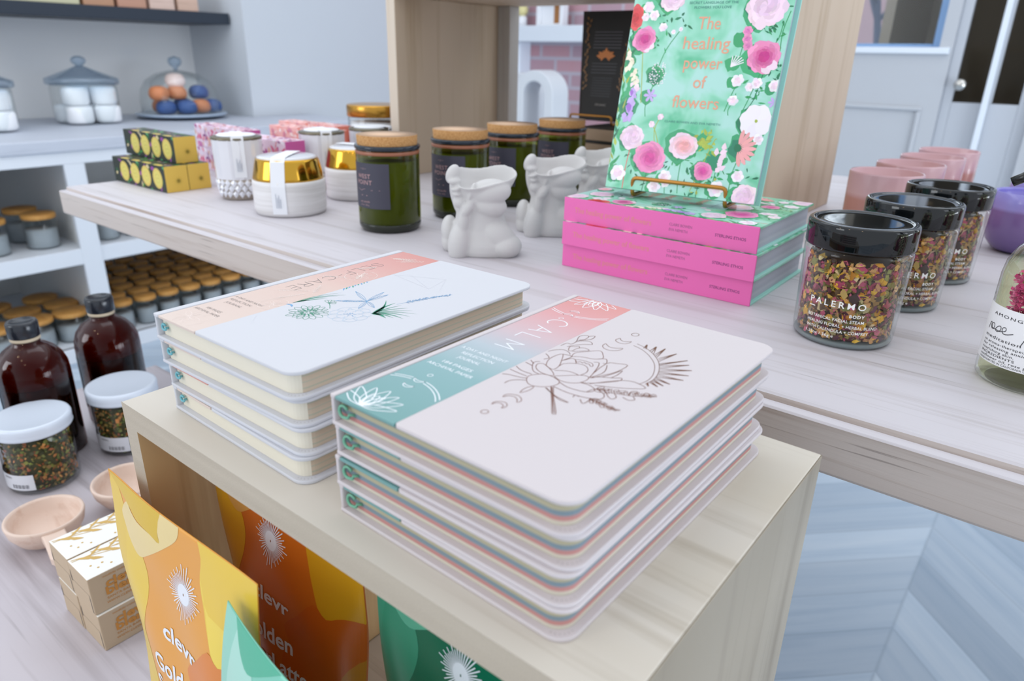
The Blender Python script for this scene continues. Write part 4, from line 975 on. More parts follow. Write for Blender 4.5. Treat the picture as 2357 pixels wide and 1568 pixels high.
            for k in range(10): ink.up(); leaf(ink, x+r_.gauss(0, 2.2), y+r*.8-k*r*.2, r_.uniform(-2.4, -.8), r*.8, r*.28, cj(K[c], .12, r_))
            if nm in ('spike3', 'spike4'): leaf(ink, x-3, y+4, -1.4, r, r*.3, K['purple'])
        elif nm in ('star', 'lilac'): ink.up(); [ink.poly(petalpoly(x, y, 2*pi*k/6, 0, r, r*.22), K['lilac']) for k in range(6)]
        elif nm == 'lace':
            for k in range(70): a = r_.uniform(0, 6.28); q = r*sqrt(r_.random()); shade_blob(ink, x+q*cos(a), y+q*sin(a)*1.25, .75, K['white'], r_, 6)
        elif nm == 'leafy': [leaf(ink, x+r_.gauss(0, 4), y+r_.gauss(0, 5), r_.uniform(0, 6.2), 9, 2, cj(K['lime'], .15, r_)) for k in range(14)]
        elif nm == 'whitespike': [leaf(ink, x+(y0-y)*.15+r_.gauss(0, 2), y0, 1.5+r_.gauss(0, .5), 9, 3, cj(K['pale'], .05, r_)) for y0 in [y-14+k*3 for k in range(9)]]
        elif nm == 'fan':
            ink.up(); [ink.poly(petalpoly(x-7, y-2, 1.4-k*.34, 3, r*1.35, 2.3), cj(K['salmon'], .08, r_)) for k in range(9)]; shade_blob(ink, x-7, y-2, 4.5, K['dark'], r_, 9)
        elif nm == 'snap': [bloom(ink, x+dx, y+dy, 5.5, K['pink'], srgb('#d87ab4'), r_, 6, 3) for dx, dy in ((0, 7), (1, -1), (3, -8))]
        elif nm == 'sp': ink.up(); [ink.line([(x-4, y-5), (x+cos(a)*9, y+sin(a)*7)], 1.0, K['white']) for a in (0, .4, .8, 1.2, 1.6, 2.0)]
        elif nm == 'petal': ink.up(); ink.poly(petalpoly(x, y+6, -1.6, 0, 15, 6), K['pale'])
        elif nm in ('w', 'p'): bloom(ink, x, y, r, K['white'] if nm == 'w' else K['pale'], K['pale'], r_, 6, 2)
    ink.layer = L0+30; ink.S = S0
    if title:
        PE = srgb('#e8a486')
        for s, y, w in (('The', 182, 25), ('healing', 161, 52), ('power', 140, 43), ('of', 119.5, 14.5), ('flowers', 97.5, 53)): ink.text(s, 92.5, y, 19, PE, 0, 1, .004, width=w)
        GN = srgb('#4f8f86')
        ink.text('CLAIRE BOWEN AND EVA NEMETH', 92.6, 80.4, 3.4, GN, 0, 1, 0, width=64)
        ink.text('SECRET LANGUAGE OF THE', 92.8, 208.5, 3.6, GN, 0, 1, .01, width=54); ink.text('FLOWERS YOU LOVE', 92.6, 203.6, 3.6, GN, 0, 1, .01, width=41)
M_print = print_mat('cover_print', .32)
def flower_book(label, group):
    t = thing('flower_book', label, 'book', group=group)
    mb = MB(); mb.box(0, FL, .0024, FW, 0, .0026); mb.build('back_board', M_mint, t, bevel=.0004)
    mb = MB(); mb.box(0, FL, .0004, FW, FT-.0026, FT); mb.build('front_board', M_cov, t, bevel=.0004)
    mb = MB(); mb.box(0, FL, 0, .0024, 0, FT); mb.build('spine', M_pinkc, t, bevel=.0005)
    mb = MB(); mb.box(.004, FL-.004, .0025, FW-.004, .0027, FT-.0027); mb.build('pages', M_gpage, t)
    fb = [o for o in C.objects if o.parent == t and o.name.startswith('front_board')][0]; sp = [o for o in C.objects if o.parent == t and o.name.startswith('spine')][0]
    ink = Ink(lambda x, y, k: (FL-y/1000, x/1000, FT+.00004+.000006*k)); cover_art(ink, 4); ink.build('cover_art', fb, M_print)
    ink = Ink(lambda x, y, k: (x/1000, -.00012-.00002*k, y/1000))
    ink.text('The healing power of flowers', 67, 11.3, 9.2, srgb('#e58a8e'), 0, 1, .01, width=103)
    DK = srgb('#9a5a86'); ink.text('CLAIRE BOWEN', 154, 15.2, 4.4, DK, 0, 1, 0, width=27); ink.text('EVA NEMETH', 151.5, 9.4, 4.4, DK, 0, 1, 0, width=22)
    ink.text('STERLING ETHOS', 211, 11.8, 4.4, srgb('#8a3f78'), 0, 1, .015, width=34); ink.build('lettering', sp)
    return t
fb = flower_book('pink-spined flower book on top of the stack, under the gold easel', 'stacked pink-spined flower books')
place(fb, -.4815, .7137, .9+2*FT+.0004, radians(.1))
dup(fb, 'pink-spined flower book in the middle of the stack of three', -.4788, .7080, .9+FT+.0003, radians(.4), 'stacked pink-spined flower books')
dup(fb, 'pink-spined flower book at the bottom, lying on the table', -.4806, .7133, .9001, radians(.4), 'stacked pink-spined flower books')
# the copy standing on the easel
t = bpy.data.objects.new('flower_book', None); C.objects.link(t)
t.location = (.1102, .8765, .9958); t.rotation_mode = 'XYZ'; t.rotation_euler = (radians(-11.88), 0, radians(-33.27))
t.rotation_euler = (Matrix.Rotation(radians(-33.27), 3, 'Z') @ Matrix.Rotation(radians(-11.88), 3, 'X')).to_euler()
tag(t, 'mint floral book titled The healing power of flowers, standing upright on the gold easel', 'book')
SW = .1815
MB().box(0, SW, 0, .0026, 0, FL).build('front_board', M_cov, t, bevel=.0004); MB().box(.0024, SW, FT-.0026, FT, 0, FL).build('back_board', M_mint, t, bevel=.0004)
MB().box(0, .0024, .0027, FT, 0, FL).build('spine', M_pinkc, t, bevel=.0005); MB().box(.0025, SW-.005, .0027, FT-.0027, .004, FL-.004).build('pages', mat('page_grey', '#b4b6c6', .7), t)
ink = Ink(lambda x, y, k: (x/1000*SW/.177, -.00004-.000006*k, y/1000)); cover_art(ink, 4)
ink.build('cover_art', [o for o in C.objects if o.parent == t and o.name.startswith('front_board')][0], M_print)
M_gold = mat('brushed_gold', '#b5803c', .38, Metallic=.75)
def easel(label, u, v, z, rot, w, lip_h, reach, back_h, rad=.0024, lean=.2):
    t = thing('book_easel', label, 'easel', u, v, z, rot)
    def fil(pts, r_=.006):
        out = [Vector(pts[0])]
        for i in range(1, len(pts)-1):
            a, b_, c = Vector(pts[i-1]), Vector(pts[i]), Vector(pts[i+1]); p = b_+(a-b_).normalized()*r_; q = b_+(c-b_).normalized()*r_
            for k in range(5): s = k/4; out.append(p*(1-s)**2+b_*2*s*(1-s)+q*s*s)
        out.append(Vector(pts[-1])); return out
    MB().tube(fil([(0, reach, rad), (0, 0, rad), (0, -.0022, lip_h), (w, -.0022, lip_h), (w, 0, rad), (w, reach, rad)]), rad, 10).build('front_lip', M_gold, t)
    mb = MB(); mb.tube(fil([(0, reach, rad), (w*.25, reach+lean*back_h, back_h), (w*.75, reach+lean*back_h, back_h), (w, reach, rad)]), rad, 8); mb.build('back_rest', M_gold, t)
    MB().tube([(w/2, reach+lean*back_h-.001, back_h), (w/2, reach+.045, rad)], rad, 8).build('rear_leg', M_gold, t)
    return t
easel('gold wire book easel holding the upright flower book', -.4185, .7655, .9862, radians(4.7), .1135, .0235, .042, .10)

# ------------------------------------------------------------------ green candles
def cork_mat():
    m = mat('cork', None, .8); b = m.node_tree.nodes['Principled BSDF']; v = coords(m)
    n = noise(m, v, 420, 3, .7); r = ramp(m, [(.3, srgb('#a8743c')), (.5, srgb('#c0905a')), (.7, srgb('#cda06a'))]); link(m, n, r.inputs[0]); link(m, r.outputs[0], b.inputs['Base Color']); bump(m, n, .3, .0006); return m
M_cork = cork_mat(); M_corktop = mat('cork_top', '#d8b698', .75)
M_olive = thin_glass('green_glass', (.48, .52, .18), .04, .8, .05)
M_olivein = mat('olive_wax', '#6a7016', .45, Coat_Weight=.6, Coat_Roughness=.08)
M_base = mat('dark_base', '#22261c', .12); M_rim = mat('dark_rim', '#1f2a36', .08); M_brownring = mat('brown_ring', '#9a6147', .3)
M_label = mat('slate_label', '#3f3e4c', .6)
def curved_patch(mb, r, a0, a1, z0, z1, n=20, mi=0, taper=None):
    v = []
    for k in range(n+1):
        a = a0+(a1-a0)*k/n
        for z in (z0, z1): rr_ = r if taper is None else taper(z); v.append((rr_*cos(a), rr_*sin(a), z))
    mb.add(v, [(2*k, 2*k+2, 2*k+3, 2*k+1) for k in range(n)], mi, None, True)
def cyl_ink(r, ac, z0=0):   # x mm along the curved surface from angle ac, y mm up
    return Ink(lambda x, y, k: ((r+.0001*k)*cos(ac+x/1000/r), (r+.0001*k)*sin(ac+x/1000/r), z0+y/1000))
def green_candle(label, group):
    t = thing('green_candle', label, 'candle', group=group); r = .0452
    g = MB().lathe([(.034, 0), (.041, .001), (.0445, .006), (r, .014), (r, .112), (.0442, .116), (.0442, .1185)], 44).build('glass', M_olive, t)
    MB().lathe([(.0405, .003), (.0432, .010), (.0436, .10), (.030, .101), (0, .1015)], 36).build('wax', M_olivein, t)
    MB().lathe([(0, .0006), (.0412, .0012), (.0449, .0062), (.04535, .0105), (.0450, .0125)], 40).build('glass_base', M_base, t)
    MB().lathe([(.0446, .109), (.0456, .110), (.0458, .1135), (.0446, .1145)], 44).build('brown_ring', M_brownring, t)
    MB().lathe([(.0440, .1155), (.0462, .1165), (.0470, .119), (.0462, .1215), (.0445, .122)], 44).build('rim', M_rim, t)
    mb = MB().lathe([(.0415, .110), (.0425, .1225), (.0432, .1345), (.0428, .1352)], 44, 0); mb.lathe([(.0428, .1352), (0, .1354)], 44, 1); mb.build('cork_lid', [M_cork, M_corktop], t)
    lb = MB(); curved_patch(lb, r+.0004, radians(-142), radians(-41), .036, .099); lo = lb.build('paper_label', M_label, t)
    ink = cyl_ink(r+.0006, radians(-92)); PK = srgb('#b08c8e')
    ink.text('WEST', 0, 78, 8.5, PK, 0, 1.1, .01, width=26); ink.text('POINT', 0, 69.5, 8.5, PK, 0, 1.1, .01, width=30)
    ink.text('~ o ~', 0, 90, 5, PK); ink.line([(-27, 62), (-12, 62.6), (-6, 60.5), (0, 63), (14, 62), (27, 62.3)], .5, PK); ink.line([(-6, 54), (6, 54)], 1.0, PK)
    ink.text('soy candle', 0, 44, 4.6, PK, 0, 1, 0, shear=.3); ink.text('6.5 oz / 184 g', 0, 39.6, 3, PK); ink.build('lettering', lo)
    return t
g1 = green_candle('dark green glass candle with cork lid, nearest and leftmost of the row', 'green glass candles with cork lids'); place(g1, -.787, .707, .9)
dup(g1, 'dark green glass candle with cork lid, second nearest in the row', -.772, .846, .9, radians(2), 'green glass candles with cork lids')
dup(g1, 'dark green glass candle with cork lid, third in the row behind the middle head vase', -.779, .985, .9, radians(-2), 'green glass candles with cork lids')
dup(g1, 'dark green glass candle with cork lid, furthest back beside the brown boxes', -.776, 1.130, .9, radians(3), 'green glass candles with cork lids')

# ------------------------------------------------------------------ white and gold candles
M_wglass = mat('milky_glass', '#dcdce2', .18, Coat_Weight=.5); M_goldm = mat('mirror_gold', '#c79a3a', .12, Metallic=1.0)
M_ceram = None
def ceram():
    m = mat('streaked_ceramic', None, .4); b = m.node_tree.nodes['Principled BSDF']
    n = noise(m, coords(m, (6, 6, 160)), 1, 3, .6, .3); r = ramp(m, [(.35, srgb('#d3d0cf')), (.65, srgb('#e9e7e8'))]); link(m, n, r.inputs[0]); link(m, r.outputs[0], b.inputs['Base Color']); bump(m, n, .12, .0006); return m
M_ceram = ceram(); M_strap = mat('paper_strap', '#e9ebf0', .6); M_grey = srgb('#8b94a4')
def strap(t, prof, r_top, z_top, ang, w=.022):
    """paper strip folded over the lid and down the side; prof = [(r, z)] downwards"""
    mb = MB(); ca, sa = cos(ang), sin(ang); path = [(-r_top*.92, z_top+.0015), (-r_top*.5, z_top+.002), (0, z_top+.0022), (r_top*.6, z_top+.002), (r_top, z_top+.001)]+[(r+.0008, z) for r, z in prof]
    v = []; hw = w/2
    for r, z in path:
        for s in (-1, 1):
            y = s*hw; rr_ = sqrt(max(r*r-hw*hw, 1e-8))*(1 if r > 0 else -1) if abs(r) > r_top*.98 else r
            v.append((rr_*ca-y*sa, rr_*sa+y*ca, z))
    n_ = len(path); mb.add(v, [(2*k, 2*k+1, 2*k+3, 2*k+2) for k in range(n_-1)], 0, None, False)
    o = mb.build('paper_strap', M_strap, t); s = o.modifiers.new('thickness', 'SOLIDIFY'); s.thickness = .0004; s.offset = 1
    rs_, zt, zb = prof[len(prof)//2][0], prof[0][1], prof[-1][1]
    ink = Ink(lambda x, y, k: ((rs_+.0016)*ca-(x/1000)*sa, (rs_+.0016)*sa+(x/1000)*ca, y/1000))
    for k in range(4): ink.line([(-4+k*2.3, zb*1000+10), (-4+k*2.3, zb*1000+10+(22, 16, 20, 14)[k])], .7, M_grey)
    ink.build('strap_print', o)
    return o
def squat(label, u, v, rot, group):
    t = thing('gold_rim_candle', label, 'candle', u, v, .9, rot, group)
    MB().lathe([(.048, 0), (.0545, .0015), (.0562, .008), (.0565, .048), (.0555, .054)], 48).build('body', M_ceram, t)
    MB().lathe([(.0553, .0535), (.0545, .058), (.0490, .083), (.0475, .086), (.045, .0865)], 48).build('gold_band', M_goldm, t)
    MB().lathe([(.046, .083), (.0455, .088), (.040, .0895), (0, .0898)], 40).build('lid', M_wglass, t)
    strap(t, [(.0495, .084), (.0553, .056), (.0568, .048), (.0566, .006)], .043, .0896, radians(-52))
    return t
s1 = squat('squat white candle with mirror gold shoulder and paper strap, in front', -.990, .677, 0, 'squat gold-shouldered candles')
squat('squat white candle with gold shoulder half hidden behind the nearest green candle', -1.015, .838, radians(60), 'squat gold-shouldered candles')
def cut_glass(label, u, v, rot, group):
    t = thing('cut_glass_candle', label, 'candle', u, v, .9, rot, group)
    mb = MB().lathe([(.031, .0), (.0335, .002), (.036, .010), (.0395, .030), (.0400, .036)], 44); mb.build('foot', mat('bronze_foot', '#a59a90', .25), t)
    mb = MB()  # faceted lower part: rows of raised diamonds
    n_ = 22
    for row in range(3):
        for k in range(n_):
            a = 2*pi*(k+.5*(row % 2))/n_; z = .012+row*.009; r = (.0365, .0385, .0397)[row]; da = pi/n_
            c_ = (cos(a)*(r+.0022), sin(a)*(r+.0022), z)
            q = [(cos(a-da)*r, sin(a-da)*r, z), (cos(a)*r, sin(a)*r, z-.0075), (cos(a+da)*r, sin(a+da)*r, z), (cos(a)*r, sin(a)*r, z+.0075), c_]
            mb.add(q, [(0, 1, 4), (1, 2, 4), (2, 3, 4), (3, 0, 4)])
    mb.build('diamond_cuts', mat('cut_crystal', '#e2e4ec', .08, Coat_Weight=1.0), t)
    mb = MB(); v_ = []; f_ = []; m_ = 14
    for i, z in enumerate((.036, .060, .085, .101)):
        r = (.0398, .0405, .0408, .041)[i]
        for k in range(m_*2):
            a = pi*k/m_; rr_ = r*(1.0 if k % 2 else 1.018); v_.append((rr_*cos(a), rr_*sin(a), z))
    w_ = m_*2; f_ = [(i*w_+k, i*w_+(k+1) % w_, (i+1)*w_+(k+1) % w_, (i+1)*w_+k) for i in range(3) for k in range(w_)]
    mb.add(v_, f_); mb.build('body', M_wglass, t)
    MB().lathe([(.0415, .1005), (.0422, .102), (.0418, .1045), (.040, .105), (0, .1042)], 44).build('gold_rim', mat('dull_gold', '#77705e', .3, Metallic=.8), t)
    MB().lathe([(.031, .1045), (.033, .107), (.030, .1085), (0, .109)], 36).build('lid', M_strap, t)
    strap(t, [(.0418, .1035), (.0418, .09), (.0412, .066), (.0412, .04)], .0415, .1075, radians(-30), .020)
    return t
cut_glass('tall white cut-glass candle beside the yellow boxes', -1.150, .690, 0, 'cut-glass candles with paper straps')
cut_glass('tall white cut-glass candle behind the squat gold one', -1.128, .852, radians(4), 'cut-glass candles with paper straps')
cut_glass('white cut-glass candle behind the nearest cork lid, mostly hidden', -1.118, .962, radians(60), 'cut-glass candles with paper straps')
def gold_jar(label, u, v):
    t = thing('gold_lid_jar', label, 'jar', u, v, .9, group='large clear jars with flat gold lids')
    MB().lathe([(.058, 0), (.063, .004), (.064, .02), (.064, .112), (.060, .118)], 44).build('glass', M_clear, t)
    MB().lathe([(.055, .006), (.059, .01), (.059, .104), (0, .105)], 36).build('contents', mat('jar_white', '#e8e9ee', .5), t)
    mb = MB().lathe([(.0645, .115), (.066, .117), (.066, .136), (.0645, .139), (.060, .1395)], 44, 0); mb.lathe([(.060, .1392), (0, .1392)], 40, 1); mb.build('lid', [mat('satin_gold', '#b98a3a', .25, Metallic=.9), mat('lid_top', '#c9ccd0', .2)], t)
gold_jar('large clear jar with flat gold lid in front of the wooden riser', -1.222, 1.075)
gold_jar('second gold-lidded jar, mostly hidden behind the riser edge', -1.225, 1.225)

# ------------------------------------------------------------------ patterned boxes
def soap_box(label, group, kind, L=.20, w=.0425, h=.0465):
    t = thing('soap_box', label, 'box', group=group)
    side, end = {'lemon': ('#232b22', '#dcb850'), 'rose': ('#e9cfe0', '#c55a9e'), 'coral': ('#f3b9b4', '#e9836d')}[kind]
    m1 = mat(kind+'_side', side, .5); m2 = mat(kind+'_end', end, .5)
    mb = MB().box(-L, 0, 0, w, 0, h); mb.mi[5] = 1; b = mb.build('carton', [m1, m2], t, bevel=.0008)
    r_ = random.Random(len(kind)); ink = Ink(lambda x, y, k: (-x/1000, -.0001-.00003*k, y/1000)) ; H = h*1000; Lm = L*1000
    top = Ink(lambda x, y, k: (-x/1000, y/1000, h+.0001+.00003*k)); Wm = w*1000
    if kind == 'lemon':
        for I_, hh in ((ink, H), (top, Wm)):
            S0 = I_.S; I_.S = (lambda S0, hh: lambda x, y, k: S0(min(max(x, .4), Lm-.4), min(max(y, .4), hh-.4), k))(S0, hh)
            for k in range(34): leaf(I_, r_.uniform(0, Lm), r_.uniform(0, hh), r_.uniform(0, 6.28), r_.uniform(10, 18), r_.uniform(2, 4.5), cj(srgb(r_.choice(('#2f8a34', '#57b070', '#8a3f8f', '#1d5a2a', '#d8c79a'))), .15, r_))
            I_.up()
            for k in range(4):
                x = 28+k*42; I_.poly([(x+17*cos(a), hh/2+18.5*sin(a)) for a in [2*pi*i/24 for i in range(24)]] if I_ is ink else [(x+14*cos(a), hh*.1+6*sin(a)) for a in [2*pi*i/12 for i in range(12)]], srgb('#d9c061'))
                if I_ is ink:
                    I_.up(); I_.poly([(x+12.5*cos(a), hh/2+14*sin(a)) for a in [2*pi*i/20 for i in range(20)]], srgb('#d8cc6a')); I_.up()
                    I_.line([(x+8*cos(a), hh/2+8*sin(a)) for a in [2*pi*i/12 for i in range(13)]], .5, srgb('#a8963e')); I_.line([(x-4, hh/2), (x+4, hh/2)], .8, srgb('#a8963e'))
    else:
        cols = ('#c2559c', '#f1e4f2', '#d9668a', '#8e3f86', '#efb9a6', '#f6eef6', '#e58d9a') if kind == 'rose' else ('#f6dcd8', '#ea7f6c', '#f3a79c', '#fbe9e6', '#d78aa0')
        for I_, hh in ((ink, H), (top, Wm)):
            S0 = I_.S; I_.S = (lambda S0, hh: lambda x, y, k: S0(min(max(x, .4), Lm-.4), min(max(y, .4), hh-.4), k))(S0, hh)
            for k in range(90): I_.up() if k % 6 == 0 else None; leaf(I_, r_.uniform(0, Lm), r_.uniform(-3, hh), r_.uniform(0, 6.28), r_.uniform(9, 20), r_.uniform(2, 5), cj(srgb(r_.choice(cols)), .08, r_))
    ink.build('side_print', b); top.build('top_print', b)
    if kind == 'lemon':
        e = Ink(lambda x, y, k: (.0001+.00003*k, x/1000, y/1000)); cx, cy = Wm*.56, H*.42
        for k in range(22):
            a = 2*pi*k/22; l = 9 if k % 2 else 6; e.line([(cx+cos(a)*1.5, cy+sin(a)*1.5), (cx+cos(a)*l, cy+sin(a)*l)], .9, srgb('#b79a3a'), w2=.2)
        e.up(); e.poly([(cx+3.2*cos(2*pi*i/14), cy+3.2*sin(2*pi*i/14)) for i in range(14)], srgb('#8f7a26')); e.build('end_emblem', b)
    return t
a = soap_box('dark green box with yellow circles, bottom row nearest the table edge', 'dark boxes with yellow ends', 'lemon'); place(a, -1.2735, .6165, .9001)
dup(a, 'dark box with yellow end, bottom row, further from the table edge', -1.2745, .6600, .9001, 0, 'dark boxes with yellow ends')
dup(a, 'dark box with yellow circles and end, alone on the top row', -1.293, .6510, .9470, radians(-1), 'dark boxes with yellow ends')
for i, (u, v, z, l) in enumerate(((-1.315, .800, .9001, 'pink floral box, lower layer behind the yellow boxes'), (-1.315, .800, .9470, 'pink floral box, upper layer behind the yellow boxes'), (-1.115, .755, .9001, 'pink floral box with magenta end, lower layer behind the left cut-glass candle'), (-1.108, .757, .9470, 'pink floral box with magenta end, upper layer behind the left cut-glass candle'))):
    if i == 0: a = soap_box(l, 'pink floral boxes', 'rose'); place(a, u, v, z, radians(-4))
    else: dup(a, l, u, v, z, radians(-4 if i < 2 else 1), 'pink floral boxes')
for i, (u, v, z, l) in enumerate(((-1.20, .925, .9001, 'coral floral box, lower layer behind the cut-glass candles'), (-1.195, .925, .9470, 'coral floral box, upper layer behind the cut-glass candles'), (-1.27, 1.00, .9470+.0000, 'coral floral box furthest back, upper layer'), (-1.27, 1.00, .9001, 'coral floral box furthest back, lower layer'))):
    if i == 0: a = soap_box(l, 'coral floral boxes', 'coral'); place(a, u, v, z, radians(2))
    else: dup(a, l, u, v, z, radians(2), 'coral floral boxes')

# ------------------------------------------------------------------ black bag on its easel and the boxes below
mats_bk = (mat('kraft_side', '#a18a72', .7), mat('black_edge', '#1d1a18', .5))
for k in range(4):
    t = thing('kraft_box', ('tan box with black edges, bottom of the pile inside the riser', 'tan box second from the bottom of the pile inside the riser', 'tan box second from the top of the pile inside the riser', 'tan box on top of the pile, under the black bag')[k], 'box', -.815, 1.25, .9001+k*.0282, radians((0, .6, -.5, .3)[k]), 'pile of tan boxes')
    MB().box(.001, .159, .001, .189, .003, .0255).build('tray', mats_bk[0], t, bevel=.001); MB().box(0, .16, 0, .19, .0255, .0280).box(0, .16, 0, .19, 0, .003).build('dark_edge', mats_bk[1], t, bevel=.0006)
zt = .9001+4*.0282
t = thing('black_pouch', 'black bag with gold leaf border and orange emblem, inside the riser', 'bag', -.822, 1.345, zt+.006)
mb = MB(); n_ = 12
pts0 = rrect(-.050, .050, -.022, .022, .012, 5); pts1 = rrect(-.072, .072, -.006, .006, .005, 5)
rings = [[(p[0]*(1-f)+q[0]*f, p[1]*(1-f)+q[1]*f+.02*f, .212*f) for p, q in zip(pts0, pts1)] for f in [i/6 for i in range(7)]]
m_ = len(pts0); mb.add([p for r in rings for p in r], [(i*m_+k, i*m_+(k+1) % m_, (i+1)*m_+(k+1) % m_, (i+1)*m_+k) for i in range(6) for k in range(m_)]+[tuple(reversed(range(m_))), tuple(range(6*m_, 7*m_))])
b = mb.build('bag', mat('black_foil', '#141312', .6), t)
def bagS(x, y, k):
    f = y/221; return (x/1000, -.022*(1-f)-.006*f+.02*f-.0004-.0001*k, y/1000)
ink = Ink(bagS); r_ = random.Random(2)
for sx in (-1, 1):
    for k in range(28): y = 60+k*5; leaf(ink, sx*(38+y*.07+r_.gauss(0, 2)), y, r_.uniform(.6, 2.4), 8, 2, srgb('#80592c'))
for k in range(6): ink.line([(-33, 172-k*6), (33, 172-k*6)], 2.0, srgb('#45434a'))
for k in range(4): ink.line([(-30, 112-k*6), (30, 112-k*6)], 1.6, srgb('#3b3a40'))
for k in range(8): ink.line([(-24, 84-k*5), (24, 84-k*5)], 1.2, srgb('#34343a'))
ink.up(); OG = srgb('#c07028')
for a_, l in ((90, 19), (60, 15), (120, 15), (30, 21), (150, 21), (8, 23), (172, 23)): a_ = radians(a_); leaf(ink, 0, 124, a_, l, 5.2, OG)
for sx in (-1, 1): leaf(ink, sx*6, 124, radians(270+sx*35), 8, 3, OG)
ink.text('ORGANIC', 4, 30, 6, srgb('#8f8a86')); ink.build('bag_print', b)
easel('bronze wire easel holding the black bag inside the riser', -.872, 1.30, zt, 0, .10, .018, .05, .10, .0022, .25)

# ------------------------------------------------------------------ head vases
def sculpted(mb, voxel, smooth=5):
    me = mb.mesh('clay', []); o = bpy.data.objects.new('clay', me); C.objects.link(o)
    r = o.modifiers.new('r', 'REMESH'); r.mode = 'VOXEL'; r.voxel_size = voxel; r.use_smooth_shade = True
    s = o.modifiers.new('s', 'SMOOTH'); s.iterations = smooth; s.factor = .5
    dg = bpy.context.evaluated_depsgraph_get(); out = bpy.data.meshes.new_from_object(o.evaluated_get(dg))
    bpy.data.objects.remove(o); bpy.data.meshes.remove(me)
    for p in out.polygons: p.use_smooth = True
    return out
def R3(ax, d): return Matrix.Rotation(radians(d), 3, ax)
def head_vase_mesh():
    mb = MB(); n = 56
    # one hollow body: chest, neck, jaw, then the wavy-rimmed cut through the face
    prof = [(0, .003, 0, 0), (.0, .003, .045, .029), (.006, .003, .0475, .031), (.014, .004, .047, .031), (.024, .001, .042, .028), (.034, -.002, .036, .0255), (.045, -.003, .0325, .0245), (.056, -.003, .0305, .0245),
            (.066, -.004, .0305, .0265), (.076, -.003, .033, .029), (.086, -.001, .0365, .032), (.095, .0, .039, .034), (.1005, .0, .0405, .0355), (.1025, .0, .0385, .0335), (.0985, .0, .0365, .0315), (.090, -.001, .034, .029), (.082, -.002, .028, .024), (.080, -.002, 0, 0)]
    v = []; f = []
    for z, cx, rx, ry in prof:
        for k in range(n):
            a = 2*pi*k/n; w = max(0, (z-.082)/.02)
            dz = w*(.0085*sin(a-radians(-8)) + .0030*cos(2*a+radians(10)) - .0028*cos(3*a+radians(30)))
            fl = 1+.10*w*max(0, cos(3*a-radians(20)))
            v.append((cx+rx*fl*cos(a), ry*fl*sin(a)+.002, z+dz))
    for i in range(len(prof)-1):
        for k in range(n): f.append((i*n+k, i*n+(k+1) % n, (i+1)*n+(k+1) % n, (i+1)*n+k))
    mb.add(v, f)
    B = mb.ball
    B((-.0370, -.012, .1035), (.0085, .0085, .0130), 20, rot=R3('Y', 24))   # nose
    B((-.0345, -.016, .0955), (.0090, .0085, .0050), 16)                    # nostrils
    B((-.0325, -.0185, .0865), (.0075, .0090, .0034), 16, rot=R3('Y', -8))  # upper lip
    B((-.0310, -.0185, .0800), (.0070, .0085, .0034), 16)                   # lower lip
    B((-.0280, -.016, .0700), (.0095, .0100, .0085), 16)                    # chin
    B((-.0365, .004, .080), (.0060, .012, .020), 18, rot=R3('Y', -6))       # far hand along the cheek
    B((-.0310, .002, .060), (.0060, .010, .016), 16, rot=R3('Y', -24))
    B((.0100, -.0155, .0830), (.0270, .0165, .0165), 26, rot=R3('Y', -6))   # near cheek
    B((-.0125, -.0225, .0840), (.0036, .0075, .0125), 16, rot=R3('Y', 20))  # edge of the mouth fold
    B((.0080, -.0120, .0660), (.0240, .0165, .0155), 24, rot=R3('Y', 10))   # palm under the jaw
    B((-.0185, -.0245, .0625), (.0062, .0062, .0125), 18, rot=R3('Y', 34))  # thumb on the jaw
    B((-.0235, -.0205, .0470), (.0075, .0085, .0200), 18, rot=R3('Y', 6))   # wrist
    B((-.0290, -.0150, .0160), (.0150, .0180, .0290), 22, rot=R3('Y', 6))   # chest on the left
    B((.0200, -.0080, .0250), (.0290, .0200, .0190), 22, rot=R3('Y', 38))  # slope of the shoulder
    B((.0310, -.0100, .0125), (.0210, .0225, .0165), 22)                    # near shoulder
    B((-.0440, .0130, .0270), (.0115, .0160, .0200), 20)                    # far shoulder
    B((-.0440, .0130, .0120), (.0113, .0150, .0160), 20)
    me = sculpted(mb, .0012, 14)
    for q in me.vertices:
        if q.co.z < .0: q.co.z = 0
    return me
hv = head_vase_mesh(); hv.materials.append(mat('matte_clay', '#c9c7c6', .62))
for (u, v, r_, l) in ((-.592, .690, 0, 'white head-shaped vase nearest the journals, alone in front'), (-.588, .845, 0, 'white head-shaped vase in the middle, left of the pink book stack'), (-.590, .975, 2, 'white head-shaped vase furthest back, partly behind the pink book stack')):
    o = bpy.data.objects.new('head_vase', hv); C.objects.link(o); place(o, u, v, .9, radians(38+r_)); tag(o, l, 'vase', 'white head vases')

